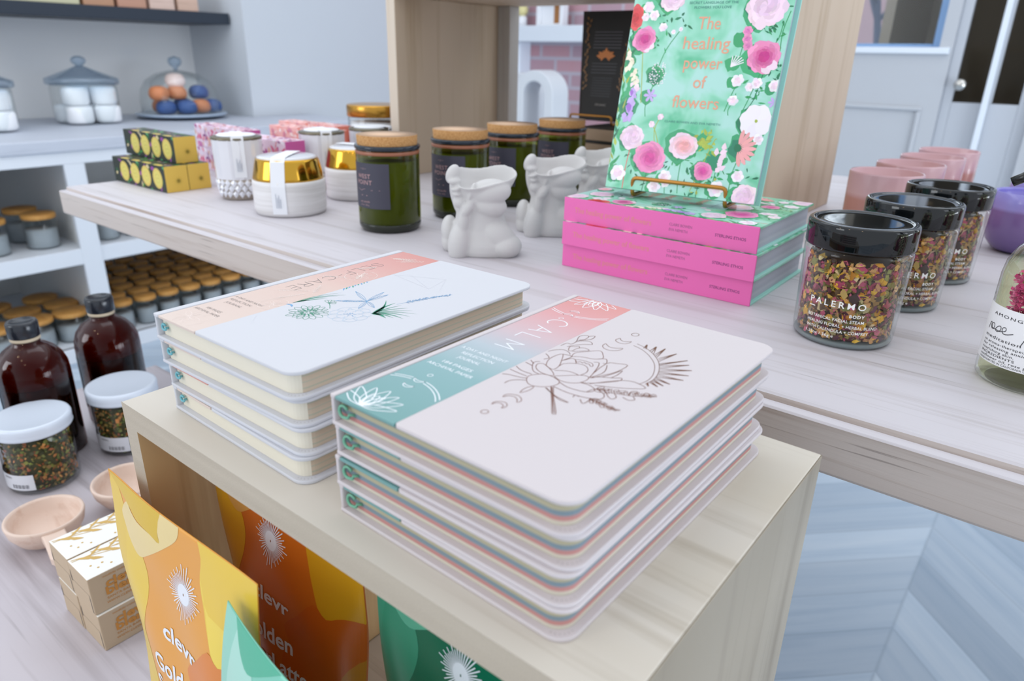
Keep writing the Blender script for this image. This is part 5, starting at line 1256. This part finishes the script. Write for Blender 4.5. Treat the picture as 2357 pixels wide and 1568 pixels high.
# ------------------------------------------------------------------ jars of dried flowers
def bits(n_, R, z0, z1, cols, seed, smin=.0018, smax=.0045, thick=.006):
    r_ = random.Random(seed); mb = MB()
    for i in range(n_):
        a = r_.uniform(0, 2*pi); rr_ = R-r_.random()**1.5*thick; z = r_.uniform(z0, z1); s = r_.uniform(smin, smax); e = s*r_.uniform(.35, 1)
        c = cj(srgb(r_.choice(cols)), .3, r_); M = Matrix.Rotation(a+r_.gauss(0, .35), 3, 'Z') @ Matrix.Rotation(r_.gauss(0, .45), 3, 'Y') @ Matrix.Rotation(r_.uniform(0, 6.28), 3, 'X')
        b_ = r_.uniform(-.5, .9)*s
        P = [(0, -e*.3, -s), (b_*.5, e, -s*.3), (b_*.6, e*.7, s*.6), (b_*.2, -e*.1, s), (b_*.5, -e, s*.2), (b_, 0, 0)]
        rr_ = min(rr_, R-max(0, b_)-.0003)
        o_ = Vector((rr_*cos(a), rr_*sin(a), z)); q = [M @ Vector(p)+o_ for p in P]
        q = [Vector((p.x*min(1, R/hypot(p.x, p.y)), p.y*min(1, R/hypot(p.x, p.y)), min(max(p.z, z0-.001), z1+.002))) for p in q]
        mb.add(q, [(0, 1, 5), (1, 2, 5), (2, 3, 5), (3, 4, 5), (4, 0, 5)], 0, c)
    return mb
M_bits = print_mat('dried_flowers', .75); M_core = mat('flower_core', '#5b3f28', .9)
M_blackgloss = mat('black_gloss', '#0b0e11', .05)
def rj(z): return .0440+.0024*min(1, max(0, z/.085))
def palermo(label, group):
    t = thing('dried_flower_jar', label, 'jar', group=group)
    g = MB().lathe([(.036, .0), (.0415, .0006), (.0437, .004), (.0443, .010), (rj(.05), .05), (rj(.085), .083), (.0462, .0868), (.0440, .0885), (.0430, .0905)], 56).build('glass', M_clear, t)
    MB().lathe([(.039, .0045), (.0412, .0075), (.0432, .05), (.0442, .084), (.043, .088)], 48).build('inner_wall', thin_glass('inner_glass', (.985, .99, .985), .02, .5, .02), g)
    MB().lathe([(.0405, .0005), (.0428, .003), (.0432, .0045), (.0395, .0052), (0, .0050)], 48).build('thick_base', mat('base_glass', '#8e9a9c', .06, Alpha=.75), g)
    p = bits(2300, .0410, .0075, .079, ('#d89a1e', '#c4841c', '#e0ab3a', '#8a6a34', '#5b2b3a', '#7a3040', '#a8415c', '#c35f74', '#8d8440', '#6f6a34', '#5a4028', '#c78e5e', '#cbb183', '#3c2a22', '#d4a768'), 3, .0022, .0060).build('dried_flowers', M_bits, t); p['kind'] = 'stuff'
    MB().lathe([(.0, .006), (.0345, .006), (.0360, .03), (.0365, .075), (0, .078)], 32).build('packed_flowers', M_core, t)
    MB().lathe([(.0440, .0885), (.0462, .0889), (.0467, .0905), (.0467, .1085), (.0461, .1106), (.0448, .1114), (.0415, .1114), (.0402, .1107), (.0392, .1103), (.030, .1104), (.016, .1105), (0, .1105)], 64).build('lid', M_blackgloss, t)
    ink = Ink(lambda x, y, k: ((rj(y/1000)+.0004)*cos(radians(-88)+x/1000/.046), (rj(y/1000)+.0004)*sin(radians(-88)+x/1000/.046), y/1000)); WH = srgb('#f6f6f4')
    ink.text('PALERMO', -1, 39.5, 8.2, WH, 0, 1.45, .010, width=50); ink.line([(-26, 36.3), (-20, 36.3)], .8, WH)
    ink.text('BODY', 18, 31.8, 3.9, WH, 0, 1.25, .03, width=13)
    for s, y, w in (('BOTANICAL FACIAL STEAM', 26.6, 51), ('HEALING FLORAL + HERBAL BLEND', 21.3, 64), ('WITH CALENDULA + COMFREY', 16, 57), ('1.25oz / 36g e', 10.6, 27)): ink.text(s, -26+w/2, y, 3.9, WH, 0, 1.05, .008, width=w)
    ink.build('lettering', g, mat('white_print', '#f6f6f4', .5)); return t
pj = palermo('glass jar of dried flowers with black lid, nearest, lettered PALERMO', 'dried flower jars with black lids'); place(pj, -.1422, .6955, .9)
dup(pj, 'glass jar of dried flowers with black lid, middle of the three', -.128, .843, .9, radians(24), 'dried flower jars with black lids')
dup(pj, 'glass jar of dried flowers with black lid, furthest back of the three', -.116, .985, .9, radians(20), 'dried flower jars with black lids')

# ------------------------------------------------------------------ body oil pump bottles
M_liquid = thin_glass('pale_oil', (.93, .93, .76), .05, .35, .02); M_pump = mat('pump_black', '#131414', .25)
def oil_bottle(label, group):
    t = thing('pump_bottle', label, 'bottle', group=group); r = .0365
    P = [(.028, 0), (.0335, .0008), (.0360, .004), (r, .010), (r, .088), (.0350, .099), (.0300, .110), (.0220, .1185), (.0150, .123), (.0125, .126), (.0122, .133)]
    g = MB().lathe(P, 56).build('glass', M_clear, t)
    MB().lathe([(0, .004), (.0325, .0045), (.0345, .008), (.0348, .088), (.0335, .098), (.028, .1085), (.020, .1145), (0, .1150)], 44).build('oil', M_liquid, t)
    mb = MB().lathe([(.0142, .126), (.0150, .127), (.0146, .146), (.0120, .1475), (.0060, .148), (.0060, .158)], 40)
    for k in range(36): a = 2*pi*k/36; mb.box(-.0003, .0003, -.0003, .0003, .128, .1455); M = Matrix.Translation((.0148*cos(a), .0148*sin(a), 0)); mb.v[-8:] = [tuple(M @ Vector(p)) for p in mb.v[-8:]]
    c_ = mb.build('collar', M_pump, t)
    mb = MB().lathe([(.0045, .156), (.0095, .158), (.0100, .168), (.0090, .1705), (0, .171)], 28)
    mb.tube([(0, 0, .1655), (-.014, 0, .1668), (-.028, 0, .1662), (-.039, 0, .1630), (-.046, 0, .1585)], [.0064, .0052, .0044, .0040, .0038], 12)
    mb.build('pump_head', M_pump, t)
    MB().tube([(0, 0, .008), (.002, 0, .07), (0, 0, .13)], .0016, 8).build('dip_tube', mat('clear_tube', '#d9dccb', .3), t)
    lb = MB(); curved_patch(lb, r+.0004, radians(-172), radians(0), .0185, .0655, 40); lo = lb.build('paper_label', mat('label_white', '#eeeef0', .5), t)
    ink = cyl_ink(r+.0006, radians(-92)); DK = srgb('#26262a')
    ink.text('AMONG THE FLOWERS', 2, 57.8, 3.4, DK, 0, 1.3, .0, width=78)
    rose = [(-40, 44.5), (-39, 49.5), (-37.5, 50), (-37, 47), (-35, 45.5), (-33, 47), (-33.5, 50), (-36, 50), (-35.5, 46.5), (-32, 46), (-29, 49.5), (-26.5, 50), (-26, 47), (-29, 45), (-31, 46.2), (-26, 46), (-21.5, 48), (-22, 50.5), (-24.5, 49.5), (-24, 46.2), (-21, 45.2), (-15, 47.5)]
    ink.smooth_line(rose, .55, DK)
    pet = [(-8, 40), (-4.5, 50.5), (-1.5, 51), (-.5, 48), (-3, 45.6), (-5.5, 46.6), (-1, 46), (4, 48), (4.2, 50.4), (1.8, 50), (1.6, 46.6), (4.5, 45.4), (9, 48.5), (11.5, 55), (9.5, 50), (9.5, 46.2), (12, 45.8), (16, 50), (14, 50), (13.4, 46.8), (16, 46), (18, 50), (17.6, 46), (20, 46), (24, 54.5), (22.4, 55), (22, 47), (24.5, 45.6), (28, 48)]
    ink.smooth_line(pet, .55, DK); ink.line([(5.5, 52.2), (14, 53)], .5, DK)
    for s, y, w, h in (('meditation oil', 38.6, 44, 3.6), ('an aroma-therapeutic body oil. add', 34.6, 70, 3.0), ('for releasing anxiety, calming infl', 31.4, 70, 3.0), ('nourishing skin.', 28.2, 31, 3.0), ('INGREDIENTS', 25.0, 32, 2.9), ('sunflower oil, rose geranium, static', 22.2, 70, 2.9), ('HANDCRAFTED IN CALIFORNIA USA', 19.6, 44, 2.3)): ink.text(s, -41+w/2, y, h, DK, 0, 1.1, 0, width=w)
    ink.build('lettering', lo)
    r_ = random.Random(8); mb = MB()
    for (a, z0_, z1_, sp) in ((-140, .062, .100, .008), (-100, .085, .105, .006), (-60, .07, .1, .008), (40, .03, .1, .012), (120, .03, .1, .012)):
        for k in range(150):
            z = r_.uniform(z0_-.004, z1_+.002); rr_ = .0255*(1 if z < .09 else .0255 and max(.3, 1-(z-.09)*25)); aa = radians(a)+r_.gauss(0, .24); s = r_.uniform(.0016, .0034)
            o_ = Vector((rr_*cos(aa), rr_*sin(aa), z)); M = Matrix.Rotation(r_.uniform(0, 6.28), 3, 'Z') @ Matrix.Rotation(r_.uniform(0, 3), 3, 'X')
            q = [M @ Vector((s*cos(b_)*r_.uniform(.6, 1.1), s*sin(b_)*r_.uniform(.6, 1.1), r_.uniform(-.3, .3)*s))+o_ for b_ in [2*pi*i/6 for i in range(6)]]+[o_+Vector((0, 0, s*.4))]
            mb.add(q, [(i, (i+1) % 6, 6) for i in range(6)], 0, cj(srgb(r_.choice(('#d83f96', '#c42f86', '#e566ae', '#b02478', '#d0468f'))), .15, r_))
    mb.build('pink_statice', M_bits, t)['kind'] = 'stuff'
    mb = MB()
    for k in range(14):
        a = radians(r_.uniform(-170, 60)); r0_ = r_.uniform(.008, .022); a2 = a+r_.gauss(0, .5)
        mb.tube([(r0_*cos(a)*.6, r0_*sin(a)*.6, .02), (r0_*cos(a), r0_*sin(a), .06), (.023*cos(a2), .023*sin(a2), .092)], .0009, 6, 0, cj(srgb('#7c8f3c'), .25, r_))
    for k in range(60):
        a = radians(r_.choice((-120, -95, -85, -70, -30, 0, 60))+r_.gauss(0, 9)); z = r_.uniform(.055, .098); o_ = Vector((.0235*cos(a), .0235*sin(a), z)); s = r_.uniform(.003, .006); M = Matrix.Rotation(a, 3, 'Z') @ Matrix.Rotation(r_.uniform(0, 6.28), 3, 'X')
        mb.add([M @ Vector(p)+o_ for p in ((0, -s, 0), (.001, 0, s*.28), (0, s, 0), (-.001, 0, -s*.28))], [(0, 1, 2, 3)], 0, cj(srgb(r_.choice(('#8fa038', '#b4b84a', '#5f7a30', '#6b5a34'))), .2, r_))
    mb.build('green_stems', M_bits, t); return t
ob = oil_bottle('clear pump bottle of pale oil with pink flowers and white label, front right', 'pump bottles of flower oil'); place(ob, .006, .684, .9)
dup(ob, 'pump bottle of flower oil standing behind the labelled one, only shoulder and nozzle showing', .030, .835, .9, 0, 'pump bottles of flower oil')
dup(ob, 'pump bottle of flower oil furthest back at the right picture edge', .052, .985, .9, 0, 'pump bottles of flower oil')

# ------------------------------------------------------------------ purple and pink candles
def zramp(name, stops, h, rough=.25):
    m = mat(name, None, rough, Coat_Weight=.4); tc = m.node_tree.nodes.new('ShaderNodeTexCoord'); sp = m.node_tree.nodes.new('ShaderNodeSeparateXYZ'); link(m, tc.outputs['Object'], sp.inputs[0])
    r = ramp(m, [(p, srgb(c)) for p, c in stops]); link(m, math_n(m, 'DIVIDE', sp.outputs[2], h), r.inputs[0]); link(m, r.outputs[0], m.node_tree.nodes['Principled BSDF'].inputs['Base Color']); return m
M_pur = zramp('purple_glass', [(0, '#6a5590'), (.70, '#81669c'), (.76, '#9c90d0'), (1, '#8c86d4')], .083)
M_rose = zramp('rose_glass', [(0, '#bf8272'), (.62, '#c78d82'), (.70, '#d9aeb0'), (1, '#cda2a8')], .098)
def tumbler(name, label, group, prof, wax_r, wax_z, m, waxc):
    t = thing(name, label, 'candle', group=group)
    g = MB().lathe(prof, 52).build('glass', m, t)
    MB().lathe([(wax_r, wax_z-.01), (wax_r, wax_z), (0, wax_z+.0005)], 40).build('wax', mat(name+'_wax', waxc, .5), t)
    MB().tube([(0, 0, wax_z), (.001, 0, wax_z+.010)], .0009, 6).build('wick', mat('wick', '#7a6440', .8), t); return t
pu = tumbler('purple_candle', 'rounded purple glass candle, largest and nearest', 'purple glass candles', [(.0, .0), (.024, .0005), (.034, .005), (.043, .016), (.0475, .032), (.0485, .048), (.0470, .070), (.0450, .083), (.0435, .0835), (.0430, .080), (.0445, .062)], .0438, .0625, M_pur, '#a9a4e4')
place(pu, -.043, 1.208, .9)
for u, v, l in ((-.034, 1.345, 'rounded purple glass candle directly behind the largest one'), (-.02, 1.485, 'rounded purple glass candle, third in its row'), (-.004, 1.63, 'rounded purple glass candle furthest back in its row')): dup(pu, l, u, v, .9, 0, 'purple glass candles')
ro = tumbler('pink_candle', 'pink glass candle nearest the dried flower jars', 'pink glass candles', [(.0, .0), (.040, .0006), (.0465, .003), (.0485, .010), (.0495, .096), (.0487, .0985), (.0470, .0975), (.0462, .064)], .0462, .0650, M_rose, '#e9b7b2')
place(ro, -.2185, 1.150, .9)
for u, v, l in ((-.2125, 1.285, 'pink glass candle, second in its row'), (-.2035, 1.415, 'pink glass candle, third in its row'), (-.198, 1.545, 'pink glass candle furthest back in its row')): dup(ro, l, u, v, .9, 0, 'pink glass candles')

# ------------------------------------------------------------------ on the low bench
M_amber = mat('amber_glass', '#3c0f05', .05, Coat_Weight=1.0, Coat_Roughness=.02); M_amberc = thin_glass('amber_clear', (.42, .13, .05), .03, .85, .06)
M_amberliq = mat('dark_syrup', '#14060a', .2)
def amber_bottle(label, u, v, rot, group):
    t = thing('amber_bottle', label, 'bottle', u, v, .56, rot, group); r = .0475
    g = MB().lathe([(.038, 0), (.045, .001), (r, .007), (r, .130), (.0465, .143), (.042, .156), (.034, .167), (.025, .174), (.0185, .178), (.0178, .186)], 52).build('glass', M_amberc, t)
    MB().lathe([(0, .003), (.044, .004), (.0463, .008), (.0463, .118), (0, .1185)], 44).build('syrup', M_amberliq, t)
    MB().lathe([(.0463, .1185), (.0460, .131), (.0450, .143), (.0405, .155), (.0328, .1655), (.024, .1722), (.0172, .1762), (.0165, .186)], 44).build('inner_wall', mat('amber_inner', '#6b240c', .3), g)
    MB().lathe([(.0190, .1835), (.0195, .1845), (.0195, .1885), (.0185, .189)], 36).build('neck_ring', mat('neck_paper', '#c9b9a0', .5), t)
    mb = MB().lathe([(.0195, .1885), (.0205, .190), (.0205, .209), (.0190, .212), (.0150, .2125), (.0145, .2115), (0, .2112)], 40); mb.build('cap', mat('cap_black', '#20242c', .2), t)
    lb = MB(); A0 = radians(-165); A1 = radians(-95)
    curved_patch(lb, r+.0004, A0, A1, .03, .118, 14); lo = lb.build('paper_label', mat('label_black', '#191016', .4), t)
    ink = cyl_ink(r+.0006, radians(-118)); LG = srgb('#8d8390')
    ink.line([(-16, 33), (-16, 114), (18, 114), (18, 33)], .9, LG, True)
    for k, (s, y) in enumerate((('SHE', 100), ('RRY', 88), ('OAK', 60), ('K', 44))): ink.text(s, 0, y, 12 if k > 1 else 9, LG, 0, 1, .01)
    ink.build('lettering', lo); return t
amber_bottle('large amber glass bottle with black cap, left, behind the white-lidded herb jar', -1.1462, .3125, 0, 'large amber bottles')
amber_bottle('large amber glass bottle with black cap, right, nearest the crate', -1.1779, .4325, 0, 'large amber bottles')
amber_bottle('amber glass bottle cut off by the left picture edge, beside the herb jar', -1.135, .180, 0, 'large amber bottles')
def herb_jar(label, u, v, rot, group, seed):
    t = thing('herb_jar', label, 'jar', u, v, .56, rot, group); r = .0455
    g = MB().lathe([(.036, 0), (.0425, .0008), (r-.0005, .006), (r, .012), (r, .080), (.0435, .085), (.0425, .088)], 48).build('glass', M_clear, t)
    bits(1300, .0425, .006, .078, ('#6d7434', '#8a8f3c', '#58602c', '#b5763a', '#c98a4a', '#a0562e', '#4a4a2a', '#90743c', '#3f4426'), seed, .0016, .0038).build('dried_herbs', M_bits, t)['kind'] = 'stuff'
    MB().lathe([(0, .005), (.0375, .005), (.038, .075), (0, .078)], 32).build('packed_herbs', mat('herb_core', '#484626', .9), t)
    MB().lathe([(.0455, .0845), (.0488, .086), (.0500, .088), (.0492, .0905), (.0495, .093), (.0500, .100), (.0485, .1035), (.0455, .1045), (.044, .1038), (0, .1036)], 56).build('lid', mat('white_lid', '#d6dfec', .3), t)
    lb = MB(); curved_patch(lb, r+.0004, radians(-135), radians(-32), .010, .034, 24); lo = lb.build('paper_label', mat('herb_label', '#dfe0e6', .5), t)
    ink = cyl_ink(r+.0006, radians(-60)); DK = srgb('#55555c')
    for k in range(14): ink.line([(-8+k*1.7, 13), (-8+k*1.7, 19)], .5+.6*(k % 3 == 0), DK)
    ink.text('HERBAL', -14, 28, 4, DK); ink.build('lettering', lo); return t
herb_jar('white-lidded glass jar of dried herbs, left, in front of the amber bottle', -1.063, .272, 0, 'white-lidded herb jars', 5)
herb_jar('white-lidded glass jar of dried herbs, right, close to the crate', -1.072, .400, radians(6), 'white-lidded herb jars', 6)
M_beech = wood('beech', '#e6cfc0', '#dcc2b1', '#cfae9a', 'x', 60, 4, .5, 0, .06)
def scoop(label, u, v, rot, group):
    t = thing('wooden_scoop', label, 'scoop', u, v, .56, rot, group)
    MB().lathe([(0, 0), (.020, .0005), (.034, .009), (.042, .022), (.0445, .034), (.0440, .0365), (.0415, .037), (.0395, .034), (.036, .022), (.026, .011), (.010, .007), (0, .0065)], 52).build('bowl', M_beech, t)
    o = [(.0385, -.013), (.056, -.0125), (.094, -.0145), (.100, -.012), (.100, .012), (.094, .0145), (.056, .0125), (.0385, .013)]
    MB().prism(o, .0225, .0335, 0, None, .002).build('handle', M_beech, t, bevel=.0008); return t
scoop('round wooden scoop in front of the left herb jar, pointing to the boxes', -.9115, .221, radians(-8), 'round wooden scoops')
scoop('round wooden scoop half hidden behind the crate corner and boxes', -.9145, .3245, radians(-18), 'round wooden scoops')
def tea_box(label, group):
    t = thing('tea_box', label, 'box', group=group); L, w, h = .165, .0472, .0455
    m = mat('kraft_carton', '#c4ae92', .6); mt = mat('white_carton', '#f1efe9', .5)
    mb = MB().box(-w+.0004, -.0004, 0, L, 0, h-.0003); mb.mi[1] = 1; b = mb.build('carton', [m, mt], t, bevel=.0010)
    top = Ink(lambda x, y, k: (-x/1000, y/1000, h-.0002+.0001+.00003*k)); GO = srgb('#cfa85a')
    for k in range(6):
        y = 14+k*19; top.smooth_line([(46-3, y-12), (38, y+2), (30, y+22)], .9, GO)
        leaf(top, 30, y+8, -1.9+1.0, 20, 2.6, GO); leaf(top, 33, y+2, 2.25, 14, 2.6, GO); leaf(top, 36, y+3, .95, 22, 1.6, GO)
    top.line([(40, 2), (34, 60), (28, 162)], .9, GO)
    for x, y in ((12, 16), (20, 12), (10, 28), (17, 22), (8, 52), (14, 60), (10, 92)): top.poly([(x+1.2*cos(a), y+1.2*sin(a)) for a in [2*pi*i/8 for i in range(8)]], GO)
    top.build('leaf_print', b)
    s = Ink(lambda x, y, k: (.0001, x/1000, y/1000)); OR = srgb('#c98a3c')
    s.text('clevr', 32, 27.2, 13.5, OR, 0, 1, .035, width=34); s.text('blends', 36, 18, 13, OR, 0, 1, .035, width=44)
    s.text('SANTA BARBARA, CA', 36, 12.6, 3.8, OR, 0, 1, 0, width=44); s.text('WWW.CLEVRBLENDS.COM', 38, 7.5, 3.8, OR, 0, 1, 0, width=50); s.text('mindfully crafted for you', 32, 39.5, 3.4, OR, 0, 1, 0, width=36); leaf(s, 88, 44, -2.2, 6, 1.6, srgb('#b08a3a')); s.build('lettering', b)
    e = Ink(lambda x, y, k: (-x/1000, -.0001, y/1000)); DKK = srgb('#4f453c')
    e.poly([(45.5, 22), (45.8, 30), (44, 36), (42.5, 22)], DKK); e.poly([(2, 2), (3, 20), (5, 24), (4, 3)], DKK); e.line([(2, 24), (45, 24)], .4, srgb('#a08c74')); e.build('flap_gap', b)
    return t
tb_ = tea_box('small white and kraft box with gold leaf pattern, upper layer nearest the yellow pouch', 'small leaf-patterned boxes'); place(tb_, -.6705, .1825, .56+.0457)
dup(tb_, 'small white and kraft box with gold leaf pattern, upper layer further from the pouch', -.7188, .1830, .56+.0457, 0, 'small leaf-patterned boxes')
dup(tb_, 'small kraft box on the bench, lower layer nearest the yellow pouch', -.6680, .1830, .5601, 0, 'small leaf-patterned boxes')
dup(tb_, 'small kraft box on the bench, lower layer further from the pouch', -.7162, .1826, .5601, 0, 'small leaf-patterned boxes')

# ------------------------------------------------------------------ stand-up pouches
def clip_half(poly, ax, lim, keep_less):
    out = []; n_ = len(poly)
    for i in range(n_):
        a, b_ = poly[i], poly[(i+1) % n_]; ia = (a[ax] <= lim) == keep_less or a[ax] == lim; ib = (b_[ax] <= lim) == keep_less or b_[ax] == lim
        if ia: out.append(a)
        if ia != ib:
            f = (lim-a[ax])/(b_[ax]-a[ax]); out.append((a[0]+(b_[0]-a[0])*f, a[1]+(b_[1]-a[1])*f))
    return out
def drape(ink, poly, col, cell=9.0):
    xs = [p[0] for p in poly]; ys = [p[1] for p in poly]; y = math.floor(min(ys)/cell)*cell
    while y < max(ys):
        row = clip_half(clip_half(poly, 1, y, False), 1, y+cell, True)
        if len(row) > 2:
            x = math.floor(min(xs)/cell)*cell
            while x < max(xs):
                q = clip_half(clip_half(row, 0, x, False), 0, x+cell, True)
                if len(q) > 2: ink.poly(q, col)
                x += cell
        y += cell
def pouch(label, u, v, z, rot, w, h, body, patches, words, kind, bulge=.055, lean=.0, seed=1, group=None, curl=0.0, pinch=.075):
    t = thing('drink_pouch', label, 'pouch', u, v, z, rot, group); hw = w/2
    rn = random.Random(seed); ph = [rn.uniform(0, 6) for _ in range(6)]
    def half(x, y):
        s = max(0., 1-(abs(x)/hw)**2.2); f = y/h; th = (bulge*(1-f)**.75*min(1, .35+f*6))*(s**.75)
        return th/2
    def base(x, y):
        f = y/h; pin = (1-.07*(1-f))*(1-pinch*sin(pi*min(1, f*1.15))**2*(1 if f < .87 else max(0, (1-f)/.13)))
        wr = .0016*sin(x*60+y*22+ph[0])*sin(y*30+ph[1])*min(1, (1-f)*4+.15)+.0022*sin(x*38-y*40+ph[2])*max(0, f-.45)
        cu = curl*max(0, f-.75)**2*16*(abs(x)/hw)**2*(1 if x < 0 else .6)
        return x*pin, lean*f+wr+cu, y-.004*(abs(x)/hw)**2*(1-f)
    def S(x, y, off, side=-1):
        bx, by, bz = base(x, y); return (bx, by+side*(half(x, y)+.0003+off), bz)
    nx, ny = 60, 100; mb = MB(); v_ = []
    for side in (-1, 1):
        for j in range(ny+1):
            for i in range(nx+1): v_.append(S(-hw+w*i/nx, h*j/ny, 0, side))
    f_ = []; N = (nx+1)*(ny+1)
    for s in (0, 1):
        for j in range(ny):
            for i in range(nx):
                a = s*N+j*(nx+1)+i; q = (a, a+1, a+nx+2, a+nx+1); f_.append(q if s == 0 else q[::-1])
    for j in range(ny):
        for i in (0, nx): a = j*(nx+1)+i; q = (a, a+nx+1, a+nx+1+N, a+N); f_.append(q if i == 0 else q[::-1])
    for i in range(nx):
        for j in (0, ny): a = j*(nx+1)+i; q = (a, a+1, a+1+N, a+N); f_.append(q[::-1] if j == 0 else q)
    mb.add(v_, f_, 0, None, True); b = mb.build('bag', mat('foil_'+body, body, .28), t)
    W2, H2 = hw*1000-.3, h*1000-.3
    ink = Ink(lambda x, y, k: S(min(max(x, -W2), W2)/1000, min(max(y, .3), H2)/1000, .00008+.00002*k))
    for poly, c in patches: drape(ink, spline(poly, True, 3), srgb(c), 2.9); ink.up()
    ink.build('printed_shapes', b, print_mat('foil_print', .28))
    ink = Ink(lambda x, y, k: S(min(max(x, -W2), W2)/1000, min(max(y, .3), H2)/1000, .00034+.00002*k)); WH = srgb('#e9edf4')
    (bx, by, bs, bt), lines = words
    n_ = 44
    for k in range(n_):
        a = 2*pi*k/n_; d_ = max(abs(cos(a-bt))/.78, abs(sin(a-bt))/1.0); L_ = min(bs*1.25, bs*.80/max(abs(cos(a-.6)), abs(sin(a-.6))))*(1.12 if k % 2 else .92)
        L_ *= .72+.28*abs(sin(a+.25)); p0 = (bx+cos(a)*bs*.2, by+sin(a)*bs*.2); p1 = (bx+cos(a)*L_, by+sin(a)*L_)
        m3 = [(p0[0]+(p1[0]-p0[0])*i/4, p0[1]+(p1[1]-p0[1])*i/4) for i in range(5)]; ink.line(m3, .75, WH)
    for rr_ in (bs*.12, bs*.24, bs*.30): ink.line([(bx+rr_*cos(a)*.8, by+rr_*sin(a)) for a in [2*pi*i/20 for i in range(21)]], bs*.14, WH)
    for s, x, y, wd, sz in lines:
        vs, fs = text2d(s, 1, 1, .022); w0 = max(p[0] for p in vs)-min(p[0] for p in vs); sx = wd/(w0*sz)
        ink.mb.add([ink.S(x+p[0]*sz*sx, y+p[1]*sz, 0) for p in vs], fs, 0, WH)
    ink.build('lettering', b)
    return t
YP = [([(-96, -5), (-40, -5), (-60, 60), (-52, 130), (-70, 210), (-66, 250), (-62, 280), (-96, 300)], '#e5c23c'),
      ([(-69, 278), (-55, 282), (-48, 272), (-42, 255), (-46, 235), (-57, 214), (-66, 198), (-72, 185), (-78, 230)], '#e8c63e'),
      ([(30, 320), (41, 318), (75, 325), (92, 325), (92, 248), (72, 243), (56, 232), (46, 226), (38, 245), (33, 262), (29, 282), (33, 302)], '#e9c541'),
      ([(30, 285), (38, 262), (92, 262), (92, 250), (75, 232), (60, 222), (50, 224), (40, 240)], '#f0d452'),
      ([(-64, 301), (-74, 290), (-70, 281), (-61, 269), (-50, 264), (-35, 272), (-12, 288), (4, 301), (9, 311), (8, 322), (-15, 320), (-18, 300), (-17, 290), (-29, 292), (-47, 293), (-57, 297)], '#e8d192'),
      ([(-92, 314), (-60, 320), (-15, 320), (-16, 307), (-18, 297), (-17, 290), (-29, 292), (-47, 294), (-56, 298), (-66, 302)], '#d8b42c'),
      ([(38, 234), (50, 228), (66, 236), (88, 238), (94, 210), (94, 150), (10, 150), (0, 170), (8, 185), (4, 199), (20, 215)], '#df8430'),
      ([(94, 208), (70, 196), (60, 165), (66, 120), (94, 110)], '#e3a53c')
      ]
YW = ((8, 250, 22, .3), (('clevr', -6, 196, 50, 18), ('Golden', -16, 163, 68, 20), ('SuperLatte', -4, 141, 98, 20), ('with turmeric', -14, 124, 50, 9)))
def recol(P, m): return [(p, m.get(c, c)) for p, c in P]
OR_ = {'#e5c23c': '#dba818', '#e8c63e': '#e0a91c', '#e9c541': '#d99c1e', '#f0d452': '#d99c1e', '#e8d192': '#dba452', '#d8b42c': '#dba452', '#df8430': '#cb5f18', '#e3a53c': '#c98025', '#eab04c': '#cf6c1c'}
GR_ = {'#e5c23c': '#3f9c7c', '#e8c63e': '#379474', '#e9c541': '#2c8a68', '#f0d452': '#2c8a68', '#e8d192': '#5cb292', '#d8b42c': '#5cb292', '#df8430': '#0f6a4c', '#e3a53c': '#1d7a5a', '#eab04c': '#15704f'}
TL_ = {'#e5c23c': '#8fd0bd', '#e8c63e': '#a9dccd', '#e9c541': '#57ad93', '#f0d452': '#57ad93', '#e8d192': '#4fb394', '#d8b42c': '#3fa283', '#df8430': '#7fcbb5', '#e3a53c': '#a9dccd', '#eab04c': '#8fd0bd'}
pouch('orange and yellow foil pouch lettered Golden SuperLatte, in front of the crate', -.399, .1525, .5605, 0, .186, .302, '#e59f3a', [([(x, y-12) for x, y in p], c) for p, c in YP], YW, 'gold', .028, .010, 1, 'foil drink pouches', 0.0, .15)
pouch('dark orange foil pouch standing inside the crate behind the front one', -.354, .2140, .5785, 0, .166, .314, '#cf6a1c', recol(YP, OR_), ((-6, 262, 20, .3), (('clevr', -12, 208, 44, 16), ('Golden', -18, 176, 60, 19), ('SuperLatte', -16, 154, 88, 19))), 'orange', .046, -.002, 2, 'foil drink pouches')
pouch('dark green foil pouch standing inside the crate at its right end', -.1830, .2140, .5785, 0, .160, .314, '#0f6a4c', recol(YP, GR_), ((-6, 262, 20, .3), (('clevr', -12, 214, 44, 16), ('Matcha', -18, 180, 60, 19), ('SuperLatte', -16, 158, 88, 19))), 'green', .046, -.002, 3, 'foil drink pouches')
pouch('pale teal foil pouch in front, only its top corner showing at the bottom', -.240, .128, .5605, radians(0), .174, .284, '#7ccab4', recol(YP, TL_), ((0, 200, 20, .3), (('clevr', -12, 160, 44, 16),)), 'teal', .045, .015, 4, 'foil drink pouches', .012)
